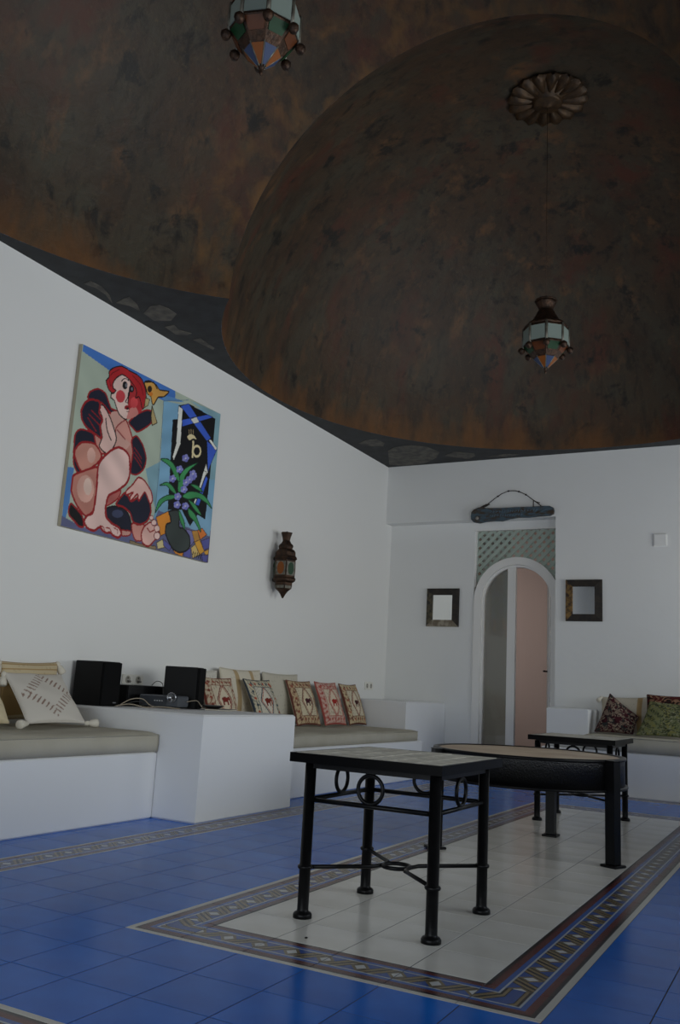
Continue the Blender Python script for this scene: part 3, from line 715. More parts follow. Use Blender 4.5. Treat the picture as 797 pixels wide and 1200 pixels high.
# ------------------------------------------------------------------ wall plates
platem = mat('white_plastic', (224, 222, 214), .5); slotm = mat('outlet_slot', (176, 172, 162), .6)
def outlet(label, y, z, n, w_=.095, h=.085):
    t = thing('power_outlet', label, 'outlet', (XL, y, z), group='power outlets on the left wall')
    for k in range(n):
        yc = (k-(n-1)/2)*w_
        MB().box(.001, .011, yc-w_/2+.001, yc+w_/2-.001, -h/2, h/2, ch=.003).build('plate', platem, t)
        MB().lathe([(.026, 0), (.026, .003), (.021, .0035), (.021, .001)], 18, M=Matrix.Translation((.011, yc, 0)) @ Matrix.Rotation(PI/2, 4, 'Y')).build('socket', slotm, t)
        for dz in (-.010, .010): MB().box(.0125, .0135, yc-.004, yc+.004, dz-.005, dz+.005).build('slot', spk, t)
    return t
t = outlet('white double outlet on the left wall above the far end of the bench', 8.81, .858, 2)
t = outlet('white outlet strip on the left wall behind the stereo receiver, with plugs', 4.95, .79, 2, .11, .07)
for y in (-.05, .06): MB().box(.0155, .032, y-.010, y+.010, -.022, -.006, ch=.004).build('plug', mat('grey_plug', (120, 118, 114), .5), t)
t = thing('cover_plate', 'blank square white cover plate high on the back wall, right of the hanging sign', 'cover plate', (-1.283, YF, 2.442))
MB().box(-.063, .063, -.010, -.001, -.063, .063, ch=.002).build('plate', plaster, t)
MB().box(-.055, .055, -.013, -.010, -.055, .055, ch=.001).build('lid', plaster, t)

# ------------------------------------------------------------------ mirrors in weathered frames
mirm = mat('mirror_silver', (246, 248, 246), .06, 1.0)
def wood(name, a, b_, lo=.4, hi=.6): return mat(name, a, .7, col2=b_, scale=7, stretch=(3, 3, 3), bump=.4, bscale=30, lo=lo, hi=hi, detail=8)
dark_w = wood('dark_weathered_wood', (30, 26, 23), (46, 38, 31)); mott = wood('mottled_weathered_wood', (38, 36, 34), (92, 84, 64)); pale = wood('limed_wood', (150, 142, 126), (110, 98, 82)); gilt = wood('worn_gilt_wood', (52, 34, 24), (140, 108, 58))
def mirror(label, x0, x1, z0, z1, fx, mats, y):
    t = thing('wall_mirror', label, 'mirror', ((x0+x1)/2, y, (z0+z1)/2), group='small mirrors beside the door')
    a, c = (x1-x0)/2, (z1-z0)/2; i, j = a-fx, c-fx
    O = [(-a, -c), (a, -c), (a, c), (-a, c)]; I = [(-i, -j), (i, -j), (i, j), (-i, j)]
    for k in range(4):
        p, q, r, s_ = O[k], O[(k+1) % 4], I[(k+1) % 4], I[k]
        vs = [(p[0], -.002, p[1]), (q[0], -.002, q[1]), (r[0], -.002, r[1]), (s_[0], -.002, s_[1]), (p[0], -.024, p[1]), (q[0], -.024, q[1]), (r[0], -.036, r[1]), (s_[0], -.036, s_[1])]
        MB().add(vs, [(0, 1, 2, 3), (4, 5, 6, 7), (0, 1, 5, 4), (1, 2, 6, 5), (2, 3, 7, 6), (3, 0, 4, 7)]).build('frame_side', mats[k], t)
    MB().box(-i+.0, i-.0, -.022, -.018, -j, j).build('mirror_glass', mirm, t)
mirror('small mirror in a dark frame with a limed lower edge, left of the arched door', -3.838, -3.452, 1.556, 1.985, .074, [pale, dark_w, dark_w, mott], YB)
mirror('small mirror in dark frame with worn gilt left edge, right of the arched door', -2.222, -1.852, 1.620, 2.048, .072, [dark_w, dark_w, dark_w, gilt], YF)

# ------------------------------------------------------------------ driftwood sign over the door
t = thing('hanging_sign', 'blue-painted driftwood board with carved lettering hung from a wire above the door', 'sign', (-2.81, YF, 2.785))
drift = mat('blue_washed_driftwood', (70, 88, 100), .85, col2=(66, 54, 42), scale=14, stretch=(1, 1, 2.2), bump=.8, bscale=26, lo=.42, hi=.6, detail=8)
topl = [(-.46, -.02), (-.455, .025), (-.43, .055), (-.38, .075), (-.33, .085), (-.30, .068), (-.22, .062), (-.1, .058), (.05, .060), (.2, .056), (.34, .058), (.42, .056), (.46, .035), (.467, .0)]
botl = [(.46, -.03), (.42, -.05), (.30, -.052), (.2, -.06), (.08, -.055), (-.02, -.068), (-.1, -.088), (-.2, -.082), (-.28, -.086), (-.36, -.10), (-.43, -.085), (-.455, -.055)]
MB().prism([(x, -.012, z) for x, z in topl+botl], (0, -.034, 0)).build('board', drift, t)
sgm = mat('carved_groove', (14, 16, 20), .8); wirem = mat('rusty_wire', (46, 38, 34), .7, .4)
lb = MB()
for row, z0 in ((0, .022), (1, -.022)):
    x = -.24
    while x < (.28 if row == 0 else .12):
        wv = random.choice((.014, .02, .026)); h = .014
        lb.tube([(x, -.047, z0-h), (x+wv*.3, -.047, z0+h*random.uniform(.5, 1)), (x+wv*.6, -.047, z0-h*.4), (x+wv, -.047, z0+h*random.uniform(-.6, .9))], .0028, 5); x += wv+.012
lb.build('carved_letters', mat('pale_blue_lettering', (104, 128, 146), .8), t)
MB().lathe([(.018, 0), (.018, .003), (.004, .003)], 14, M=Matrix.Translation((-.385, -.0462, -.045)) @ Matrix.Rotation(PI/2, 4, 'X')).build('nail_head', mat('pale_nail', (150, 146, 138), .5), t)
wp = [(-.33, -.03, .07), (-.27, -.03, .115), (-.235, -.03, .14)]+[(-.235+.47*i/12, -.03, .14+.11*math.sin(PI*i/12)+.012*math.sin(9*i)*.2) for i in range(1, 12)]+[(.235, -.03, .135), (.28, -.03, .10), (.33, -.03, .058)]
MB().tube(wp, .0045, 6).build('wire', wirem, t)
MB().tube([(-.35, -.03, .075), (-.29, -.03, .1), (-.25, -.03, .112)], [.012, .014, .006], 7).build('wire_binding', wirem, t)
MB().tube([(.24, -.03, .06), (.24, -.03, .13), (.26, -.035, .115), (.31, -.03, .095)], .0055, 6).build('wire_binding', wirem, t)
for i in (2, 5, 8, 10):
    x = -.235+.47*i/12; MB().tube([(x-.009, -.03, .138+.11*math.sin(PI*i/12)), (x+.009, -.03, .142+.11*math.sin(PI*i/12))], .0085, 7).build('wire_knot', wirem, t)

# ------------------------------------------------------------------ the painting: colours of the paint laid on a canvas grid
def homog(src, dst):
    A = []; B = []
    for (x, y), (u, v) in zip(src, dst):
        A += [[x, y, 1, 0, 0, 0, -u*x, -u*y], [0, 0, 0, x, y, 1, -v*x, -v*y]]; B += [u, v]
    h = np.linalg.solve(np.array(A, float), np.array(B, float)); return np.append(h, 1).reshape(3, 3)
Hm = homog([(156, 80), (690, 345), (645, 925), (66, 785)], [(0, 1), (1, 1), (1, 0), (0, 0)])
NX, NY = 330, 260
UU, VV = np.meshgrid(np.linspace(0, 1, NX), np.linspace(0, 1, NY), indexing='ij')
ART = np.zeros((NX, NY, 3))
ASP = 1.61/1.262
def T_(pts):
    q = np.c_[np.array(pts, float), np.ones(len(pts))] @ Hm.T; return q[:, :2]/q[:, 2:]
def inpoly(q):
    m = np.zeros(UU.shape, bool); n = len(q)
    for i in range(n):
        x0, y0 = q[i]; x1, y1 = q[(i+1) % n]
        if y0 == y1: continue
        m ^= ((y0 > VV) != (y1 > VV)) & (UU < (x1-x0)*(VV-y0)/(y1-y0)+x0)
    return m
def segd(q, closed):
    d = np.full(UU.shape, 9.0); n = len(q)
    for i in range(n if closed else n-1):
        a, b_ = q[i], q[(i+1) % n]; ax, ay = a[0]*ASP, a[1]; bx, by = b_[0]*ASP, b_[1]
        L2 = (bx-ax)**2+(by-ay)**2+1e-12; tt = np.clip(((UU*ASP-ax)*(bx-ax)+(VV-ay)*(by-ay))/L2, 0, 1)
        d = np.minimum(d, np.hypot(UU*ASP-ax-tt*(bx-ax), VV-ay-tt*(by-ay)))
    return d
def cat(p, u, s_=.38):
    a, b_ = (p[2]-p[0])*s_, (p[3]-p[1])*s_
    return (2*u**3-3*u*u+1)*p[1]+(u**3-2*u*u+u)*a+(3*u*u-2*u**3)*p[2]+(u**3-u*u)*b_
def smooth(q, closed=True, k=4):
    n = len(q); out = []
    for i in range(n if closed else n-1):
        p = [q[(i+d) % n] if closed else q[min(max(i+d, 0), n-1)] for d in (-1, 0, 1, 2)]
        for m in range(k):
            out.append(cat(p, m/k))
    return np.array(out)
def soft(c):
    v = noise2(UU*2, VV*2, 22, int(sum(c))+3); return np.clip(C(*c)*(1+.22*v[..., None]), 0, 1)
def fillp(pts, c, line=None, lw=.006, curve=True):
    q = T_(pts)
    if curve: q = smooth(q)
    m = inpoly(q); ART[m] = soft(c)[m]
    if line: ART[segd(q, True) < lw] = C(*line)
def stroke(pts, c, wd, curve=True, taper=False):
    q = T_(pts)
    if curve: q = np.concatenate([q[:1], smooth(q, False), q[-1:]])
    ART[segd(q, False) < wd] = C(*c)
def blob(x, y, r, c, asp=1.0):
    q = T_([(x+r*math.cos(a), y+r*asp*math.sin(a)) for a in np.linspace(0, 6.28, 14)[:-1]]); m = inpoly(q); ART[m] = soft(c)[m]
RED, BLK, NAVY = (150, 26, 32), (18, 16, 20), (30, 32, 50)
vA = lambda *p: [(99.6+x*.5, 49.8+y*.5) for x, y in p]
vB = lambda *p: [(33.2+x*.583, 464.8+y*.583) for x, y in p]
vC = lambda *p: [(365.2+x*.458, 232.4+y*.458) for x, y in p]
vD = lambda *p: [(365.2+x*.458, 564.4+y*.458) for x, y in p]
def oval(p, rx, ry, c, line=None, lw=.004):
    x, y = p[0]; fillp([(x+rx*math.cos(a), y+ry*math.sin(a)) for a in np.linspace(0, 2*PI, 13)[:-1]], c, line, lw)
OCH, ORA, PUR, SKIN = (206, 150, 72), (224, 142, 50), (92, 94, 160), (230, 194, 184)
ART[:] = soft((172, 184, 168))
# two walls, sky-blue strip, blue room corner
fillp([(470, 295), (700, 345), (650, 930), (425, 785), (440, 700), (458, 520)], (124, 170, 200), None, curve=False)
fillp(vC((440, 130), (720, 250), (690, 800), (620, 800), (665, 285)), (134, 172, 184), curve=False)
fillp([(400, 560), (458, 530), (440, 720), (415, 640)], (128, 166, 180), curve=False)
fillp(vA((118, 55), (830, 405), (830, 480), (748, 492), (680, 465), (560, 330), (420, 240), (320, 262), (112, 116)), (70, 120, 196), curve=False)
fillp(vA((700, 440), (830, 470), (900, 500), (748, 492)), (96, 146, 200), curve=False)
fillp(vB((100, 150), (150, 160), (140, 210), (125, 330), (110, 420), (78, 545), (60, 545)), (84, 132, 192), curve=False)
stroke([(470, 295), (455, 520), (432, 780)], (90, 120, 140), .002, False); stroke(vC((230, 140), (440, 130)), (90, 120, 140), .002, False)
# floor of coloured patches
fillp([(60, 740), (150, 790), (300, 800), (430, 770), (450, 720), (560, 770), (660, 800), (650, 935), (60, 795)], (100, 104, 140), curve=False)
fillp(vD((400, 470), (625, 560), (640, 300), (560, 300)), (130, 172, 200), curve=False)
for p, c in ((vD((165, 400), (275, 345), (290, 440), (250, 460), (245, 540), (205, 560)), ORA), (vD((170, 620), (220, 590), (240, 660), (180, 675)), (220, 204, 150)), (vD((225, 585), (300, 650), (280, 690), (230, 645)), PUR),
             (vD((310, 680), (400, 700), (390, 738), (330, 712)), ORA), (vD((400, 700), (465, 660), (460, 752), (405, 738)), PUR), (vD((420, 500), (470, 510), (495, 600), (450, 660), (455, 600)), (120, 118, 170)),
             (vD((470, 515), (520, 510), (540, 590), (495, 610)), OCH), (vD((520, 510), (560, 490), (600, 545), (545, 590)), (226, 128, 60)), (vD((495, 610), (540, 590), (580, 690), (540, 720)), (216, 158, 60)),
             (vD((550, 600), (625, 570), (620, 660), (575, 680)), PUR), (vD((575, 690), (620, 670), (612, 715), (590, 722)), (226, 170, 70)), (vD((465, 660), (500, 630), (540, 720), (480, 752)), (220, 190, 120)), (vD((540, 720), (612, 720), (606, 788), (560, 772)), PUR),
             (vD((-60, 600), (60, 640), (165, 650), (165, 680), (-60, 630)), (150, 130, 100))):
    fillp(p, c, (70, 50, 50), .0022, False)
# black panel with blue and white bars
fillp(vC((305, 295), (345, 290), (355, 175), (440, 160), (665, 285), (640, 600), (585, 1140), (520, 1100), (455, 1200), (385, 1060), (265, 1060)), (16, 15, 20), curve=False)
for p in (vC((370, 180), (440, 160), (630, 450), (595, 475)), vC((385, 295), (600, 250), (645, 275), (385, 355)), vC((595, 470), (680, 545), (620, 690), (605, 740)), vD((590, 40), (605, 70), (530, 300), (500, 290))): fillp(p, (62, 98, 206), BLK, .002, False)
for p in (vC((355, 180), (388, 205), (372, 500), (315, 640), (305, 610), (335, 500)), vC((455, 290), (505, 270), (530, 315), (485, 330)), vC((610, 465), (630, 460), (682, 535), (668, 552)), vC((590, 665), (605, 740), (560, 800), (550, 790)), vD((570, 0), (595, 10), (545, 150), (530, 145)), vD((500, 240), (515, 240), (495, 290), (485, 275))): fillp(p, (226, 226, 218), BLK, .0015, False)
stroke(vC((480, 480), (474, 608)), (228, 212, 166), .0085, False); stroke(vC(*[(510+32*math.cos(a), 560+44*math.sin(a)) for a in np.linspace(0, 6.3, 14)]), (228, 212, 166), .0075)
fillp(vC((428, 440), (450, 418), (482, 424), (508, 462), (480, 452), (448, 468)), (228, 212, 166))
for x in (445, 462, 480): stroke(vC((x, 420), (x-2, 378)), (190, 170, 130), .002, False)
# the seated figure
fillp(vA((150, 470), (170, 425), (235, 403), (290, 440), (315, 510), (335, 555), (385, 578), (350, 600), (310, 570), (270, 520), (215, 490), (165, 485)), NAVY, RED, .005)
fillp([(125, 430), (150, 408), (198, 425), (210, 470), (165, 540), (142, 582), (118, 540)], NAVY, RED, .005)
fillp(vA((470, 660), (520, 605), (600, 565), (645, 575), (642, 665), (540, 732), (500, 700)), NAVY, RED, .005)
fillp([(240, 330), (270, 350), (320, 365), (350, 450), (345, 540), (280, 500), (220, 500), (200, 430), (222, 380), (215, 310)], (206, 146, 134), RED, .005)
fillp(vA((330, 590), (385, 578), (440, 640), (375, 705), (430, 775), (480, 830), (400, 900), (330, 850), (345, 700)), (214, 166, 154))
stroke(vA((380, 720), (440, 790)), (150, 60, 60), .004, False); stroke(vA((440, 640), (372, 700), (360, 800)), (150, 60, 60), .004)
fillp(vB((150, 60), (200, -10), (290, 0), (335, 80), (290, 140), (200, 185)), (200, 140, 124), RED, .006)
oval(vB((265, 75)), 16, 30, (222, 174, 160))
fillp(vA((238, 545), (268, 528), (312, 595), (348, 690), (372, 800), (310, 905), (240, 850), (262, 775), (250, 690), (268, 640)), (226, 188, 178), BLK, .004)
stroke(vA((290, 630), (300, 720), (332, 800)), BLK, .004)
fillp(vA((100, 570), (130, 510), (175, 485), (238, 500), (246, 540), (240, 590), (266, 640), (246, 690), (256, 782), (225, 765), (185, 735), (140, 700), (105, 640)), NAVY, RED, .006)
for q in (vA((150, 625), (190, 690), (215, 730)), vA((160, 600), (220, 660), (245, 690)), vA((180, 570), (250, 640))): stroke(q, RED, .003)
fillp([(345, 450), (365, 432), (390, 470), (402, 520), (392, 560), (365, 582), (340, 572), (350, 500)], NAVY, RED, .005)
for a in (0, 18, 36): stroke([(356, 478+a), (372, 500+a), (384, 520+a)], RED, .003)
fillp(vB((110, 440), (130, 400), (200, 480), (212, 552), (180, 555), (150, 520), (115, 480)), BLK, RED, .005)
fillp(vB((145, 210), (200, 185), (285, 155), (308, 165), (302, 300), (288, 400), (275, 450), (230, 482), (200, 460), (160, 400), (130, 320), (135, 260)), (194, 130, 116), RED, .006)
oval(vB((225, 300)), 34, 54, (212, 162, 148)); oval(vB((240, 285)), 16, 34, (232, 200, 186))
fillp(vB((365, 430), (420, 415), (480, 430), (520, 480), (535, 575), (500, 582), (440, 550), (395, 520), (365, 485)), NAVY, BLK, .005); oval(vB((440, 465)), 22, 16, (66, 72, 100))
fillp(vB((540, 530), (620, 540), (604, 640), (560, 642), (540, 590)), (210, 146, 134), RED, .004); fillp(vB((465, 575), (530, 585), (515, 612), (470, 612)), (214, 160, 148), RED, .004)
fillp(vB((495, 320), (530, 380), (580, 350), (625, 318), (658, 390), (664, 450), (640, 512), (590, 537), (545, 520), (525, 460), (480, 420), (430, 400)), NAVY, RED, .006)
fillp(vB((380, 345), (462, 306), (442, 362), (368, 412)), (176, 98, 92), RED, .004)
fillp(vB((310, 150), (340, 95), (400, 40), (450, 20), (490, 40), (520, 85), (522, 200), (500, 260), (440, 310), (380, 345), (360, 430), (365, 490), (400, 530), (450, 560), (466, 600), (445, 626), (410, 612), (390, 592), (365, 596), (340, 580), (318, 558), (280, 582), (235, 562), (214, 520), (235, 480), (275, 455), (300, 300)), (230, 196, 188), RED, .007)
for q in (vB((322, 548), (345, 556), (352, 578)), vB((362, 560), (388, 566), (398, 592)), vB((415, 560), (440, 575), (440, 600))): stroke(q, RED, .003)
fillp(vB((540, 270), (580, 220), (620, 240), (665, 310), (675, 370), (660, 398), (640, 350), (622, 318), (582, 378), (575, 330), (530, 378), (524, 352), (545, 320), (500, 338), (498, 312)), (230, 186, 176), RED, .005)
fillp(vB((600, 600), (620, 550), (660, 520), (690, 530), (715, 570), (720, 610), (690, 640), (650, 682), (610, 662)), (228, 182, 172), RED, .005)
for q, r in ((vB((668, 490)), 8), (vB((685, 522)), 10), (vB((706, 562)), 11), (vB((706, 612)), 12)): oval(q, r, r*1.2, (232, 198, 190), (120, 40, 44), .0025)
stroke(vB((640, 560), (660, 585), (690, 570)), RED, .004)
# head
fillp(vA((345, 350), (370, 310), (420, 288), (470, 316), (486, 370), (474, 440), (462, 500), (474, 560), (452, 636), (420, 622), (390, 590), (372, 540), (355, 490), (330, 470), (334, 442), (358, 430), (348, 390)), (232, 200, 190), BLK, .004)
fillp(vA((470, 316), (520, 330), (580, 370), (602, 430), (597, 520), (560, 582), (520, 612), (455, 636), (474, 580), (464, 520), (477, 440), (486, 370)), (180, 48, 54))
fillp(vA((472, 560), (520, 540), (545, 590), (505, 622), (455, 634)), (206, 130, 122))
oval(vA((405, 460)), 18, 24, (204, 70, 76)); oval(vA((510, 506)), 15, 21, (214, 74, 78))
fillp(vA((300, 370), (294, 340), (318, 310), (318, 270), (355, 240), (405, 228), (440, 240), (480, 265), (530, 290), (572, 330), (592, 380), (604, 440), (600, 520), (576, 556), (562, 500), (548, 462), (522, 472), (530, 430), (520, 392), (482, 340), (450, 310), (420, 292), (385, 310), (360, 335), (345, 370), (350, 400), (370, 414), (345, 436), (315, 410)), (182, 38, 44), BLK, .0035)
stroke(vA((330, 300), (345, 280), (395, 255)), (110, 16, 24), .003); stroke(vA((500, 300), (560, 370), (582, 450)), (110, 16, 24), .003); stroke(vA((320, 340), (330, 380)), (110, 16, 24), .003)
oval(vA((440, 375)), 10, 16, BLK); oval(vA((490, 402)), 10, 14, BLK); oval(vA((450, 374)), 4, 8, (110, 110, 120)); oval(vA((494, 402)), 4, 7, (110, 110, 120))
stroke(vA((412, 344), (440, 322), (472, 340)), BLK, .0028); stroke(vA((474, 400), (460, 470), (444, 500), (462, 512)), BLK, .003)
oval(vA((455, 545)), 10, 9, (150, 30, 36)); oval(vA((460, 552)), 5, 4, BLK); stroke(vA((452, 574), (470, 578)), BLK, .002, False)
# bow
fillp(vA((590, 350), (630, 338), (680, 368), (710, 408), (780, 420), (742, 460), (696, 466), (664, 522), (650, 510), (640, 460), (615, 440), (604, 400)), (212, 158, 80), (40, 28, 20), .004)
oval(vA((632, 402)), 9, 13, (52, 36, 28)); oval(vA((640, 440)), 8, 8, (206, 120, 40)); stroke(vA((600, 350), (660, 350), (690, 400)), (40, 28, 20), .004)
fillp(vA((650, 530), (690, 662), (650, 682), (642, 600)), (178, 158, 110), (40, 30, 24), .003, False); fillp(vA((600, 470), (632, 482), (618, 530), (588, 545)), (186, 168, 120), (60, 40, 30), .0025, False)
# vase, leaves and flowers
fillp(vD((275, 350), (360, 345), (362, 480), (400, 495), (450, 560), (455, 640), (430, 682), (370, 702), (310, 672), (270, 600), (245, 530), (255, 460), (290, 445), (290, 400)), (62, 70, 68), (24, 20, 22), .005)
for q in (vD((195, 128), (260, 100), (310, 140), (342, 205), (300, 180), (255, 130)), vD((158, 362), (188, 260), (260, 212), (335, 212), (310, 242), (240, 262), (190, 315)), vD((388, 218), (450, 178), (540, 190), (600, 240), (642, 322), (590, 272), (520, 232), (440, 244)),
          vC((352, 900), (358, 790), (400, 720), (450, 685), (520, 658), (455, 715), (410, 780), (385, 900)), vC((203, 630), (262, 628), (312, 668), (355, 750), (368, 820), (330, 790), (282, 692)), vD((440, 320), (500, 375), (542, 480), (546, 525), (500, 442), (448, 384)), vD((440, 250), (500, 288), (553, 380), (500, 342)), vD((358, 335), (402, 420), (412, 505), (372, 432)), vD((458, 115), (520, 128), (562, 182), (500, 152))):
    fillp(q, (66, 150, 92), (22, 60, 40), .003)
for q in (vD((305, 70), (420, 100), (482, 48), (350, 222), (345, 292), (415, 302), (402, 160)) + vC((415, 620), (365, 715), (478, 752), (450, 800))):
    for a in range(5): blob(q[0]+8*math.cos(a*1.26), q[1]+9*math.sin(a*1.26), 6.5, (112, 114, 190) if a % 2 else (140, 142, 206))
    blob(q[0], q[1], 3.5, (206, 200, 214))
for a in range(5): stroke(vD((476+a*18, 735+a*6), (484+a*18, 690+a*6), (494+a*18, 740+a*6)), BLK, .0022, False)
t = thing('painting', 'large unframed canvas of a seated red-haired nude, high on the left wall', 'painting', (XL, 4.88, 1.752))
PW, PH = 1.61, 1.265
vs = np.stack([np.full(UU.shape, .034), (UU-.5)*PW, VV*PH], -1).reshape(-1, 3)
idx = np.arange(NX*NY).reshape(NX, NY); fs = np.stack([idx[:-1, :-1], idx[1:, :-1], idx[1:, 1:], idx[:-1, 1:]], -1).reshape(-1, 4)
me = bpy.data.meshes.new('painted_canvas'); me.from_pydata(vs.tolist(), [], fs.tolist())
at = me.color_attributes.new('paint', 'FLOAT_COLOR', 'POINT'); at.data.foreach_set('color', np.concatenate([ART.reshape(-1, 3), np.ones((NX*NY, 1))], 1).astype(np.float32).ravel())
me.materials.append(paint_mat('oil_paint', .6, .1, .3)); link('painted_canvas', me, t)
MB().box(.003, .0335, -PW/2, PW/2, 0, PH).build('stretcher', mat('raw_canvas_edge', (176, 170, 150), .9), t)

# ------------------------------------------------------------------ wrought-iron side tables
stonem = mat('grey_stone_mosaic', (208, 204, 192), .5, col2=(176, 172, 158), scale=18, bump=.3, bscale=60, vary=.15)
pegm = blackm
def side_table(label, x0, x1, y0, y1):
    """x0..x1, y0..y1: leg centres"""
    cx, cy = (x0+x1)/2, (y0+y1)/2; a, c = (x1-x0)/2, (y1-y0)/2
    t = thing('side_table', label, 'table', (cx, cy, 0), group='square wrought-iron side tables')
    A, B, z0, z1 = a+.05, c+.072, .536, .569
    O = [(-A, -B), (A, -B), (A, B), (-A, B)]; I = [(-A+.014, -B+.014), (A-.014, -B+.014), (A-.014, B-.014), (-A+.014, B-.014)]
    b_ = MB(); bb = [(x, y, z0) for x, y in O]+[(x, y, z1) for x, y in O]+[(x, y, z1) for x, y in I]+[(x, y, z1-.006) for x, y in I]
    fs = [(3, 2, 1, 0), (12, 13, 14, 15)]
    for k in range(3):
        for i in range(4): j = (i+1) % 4; fs.append((k*4+i, k*4+j, k*4+4+j, k*4+4+i))
    b_.add(bb, fs).build('tabletop', topblack, t)
    nx, ny = 6, 7; sx, sy = (2*A-.03)/nx, (2*B-.03)/ny
    me = MB().box(-sx/2+.002, sx/2-.002, -sy/2+.002, sy/2-.002, 0, .006, ch=.0015).mesh('stone_tile', stonem)
    for i in range(nx):
        for j in range(ny):
            link('stone_tile', me, t, (-A+.015+sx*(i+.5), -B+.015+sy*(j+.5), z1-.0055+random.uniform(-.0006, .0006)))
    b_ = MB(); e = .012
    for yy in (-c, c): b_.box(-a, a, yy-e, yy+e, .514, .5355)
    for xx in (-a, a): b_.box(xx-e, xx+e, -c, c, .514, .5355)
    b_.build('apron', blackm, t)
    for sx_ in (-1, 1):
        for sy_ in (-1, 1):
            MB().lathe([(.034, 0), (.034, .012), (.030, .018), (.0215, .022), (.0205, .03), (.0205, .163), (.026, .165), (.028, .1705), (.026, .176), (.0205, .178), (.0205, .53)], 16, c=(sx_*a, sy_*c)).build('leg', blackm, t)
    for yy in (-c, c): MB().tube([(-a, yy, .403), (a, yy, .403)], .0085, 8).build('rail', blackm, t)
    for xx in (-a, a): MB().tube([(xx, -c, .403), (xx, c, .403)], .0085, 8).build('rail', blackm, t)
    for yy in (-c, c): MB().tube(circle((0, yy, .4595), .0485, (1, 0, 0), 28), .0075, 8, True).build('ring', blackm, t)
    for xx in (-a, a): MB().tube(circle((xx, 0, .4595), .0485, (0, 1, 0), 28), .0075, 8, True).build('ring', blackm, t)
    k = .05
    for sg in (1, -1):                                   # two bent rods that bow apart at the crossing
        b_ = MB()
        pts_ = [(-sg*a, -c, .17), (-sg*.075, -.075*c/a, .17), (-sg*.035, -.062, .171), (sg*.03, -.045 if sg > 0 else -.03, .172)]
        b_.tube([(-sg*a, -c, .17), (-sg*.062, -.062, .17), (-sg*.05, 0, .17), (-sg*.062, .062, .17), (-sg*a, c, .17)], .0075, 8)
        b_.build('stretcher', blackm, t)
    MB().tube(circle((0, 0, .17), .052, (1, 0, 0), 24, (0, 1, 0)), .0075, 8, True).build('stretcher_ring', blackm, t)
    return t
side_table('square black iron side table nearest the viewer, tiled top, ring details', -1.642, -1.15, 2.898, 3.402)
side_table('square black iron side table farthest away, behind the round table', -1.712, -1.222, 6.2, 6.72)

tag(MB().lathe([(.0012, 0), (.0042, .0012), (.0048, .003), (.0018, .0052)], 8, c=(-1.497, 2.676), rad=lambda a, r, z: 1+.25*math.sin(2*a)).build('crumb', mat('dark_crumb', (26, 24, 24), .9)), 'tiny dark crumb on the cream tiles in front of the nearest side table', 'crumb')

# ------------------------------------------------------------------ round drum table
t = thing('round_table', 'large round drum-sided black iron table with a brown top, between the side tables', 'table', (-1.437, 5.0, 0))
R = .522
ham = mat('hammered_black_iron', (10, 10, 11), .36, col2=(18, 18, 19), scale=90, bump=.5, bscale=120, spec=.4)
MB().lathe([(R-.012, .512), (R-.012, .372), (R, .368), (R, .512)], 96, caps=False).build('drum', ham, t)
MB().lathe([(R-.02, .358), (R+.014, .358), (R+.017, .365), (R+.014, .372), (R-.02, .372)], 96, caps=False).build('lower_flange', blackm, t)
MB().lathe([(R-.03, .505), (R+.007, .505), (R+.009, .512), (R+.006, .5195), (R-.022, .5195), (R-.026, .514)], 96, caps=False).build('rim', blackm, t)
MB().lathe([(R-.02, .498), (R-.02, .5145)], 96, smooth=False).build('top_panel', mat('brown_stone_top', (212, 192, 164), .45, col2=(188, 162, 134), scale=5, bump=.1, bscale=30), t)
for ang in (math.atan2(-.21, .488), math.atan2(.566, -.01), math.atan2(-.431, -.417)):
    g = MB(); M = Matrix.Rotation(ang, 4, 'Z')
    r0 = R+.002
    b_ = MB().box(r0, r0+.055, -.0275, .0275, .012, .514, M=M, ch=.003); lg = b_.build('leg', blackm, t)
    MB().box(r0-.018, r0+.073, -.045, .045, 0, .013, M=M, ch=.003).build('foot_plate', blackm, lg)
    MB().box(r0-.03, r0+.057, -.029, .029, .514, .5185, M=M).build('leg_cap', blackm, lg)

# ------------------------------------------------------------------ lanterns
brass = mat('aged_copper', (74, 52, 38), .5, .7, col2=(46, 36, 30), scale=24, bump=.5, bscale=60)
tinm = mat('aged_tin', (120, 118, 108), .5, .3, col2=(84, 80, 72), scale=30)
def glassm(name, c, rough=.45): return mat(name, c, rough, spec=.25)
gW, gR, gG, gB, gO = glassm('frosted_white_glass', (128, 140, 134)), glassm('red_amber_glass', (84, 44, 20)), glassm('green_glass', (20, 58, 32)), glassm('blue_glass', (52, 66, 98)), glassm('orange_glass', (122, 68, 24))
def ngon(r, z, n, a0): return [Vector((r*math.cos(a0+2*PI*i/n), r*math.sin(a0+2*PI*i/n), z)) for i in range(n)]
def inset(q, k, out=.004):
    c = sum(q, Vector())/len(q); nrm = (q[1]-q[0]).cross(q[2]-q[0]).normalized()
    if nrm.dot(Vector((c.x, c.y, 0))) < 0 and abs(nrm.z) < .98: nrm = -nrm
    return [c+(p-c)*k+nrm*out for p in q], nrm
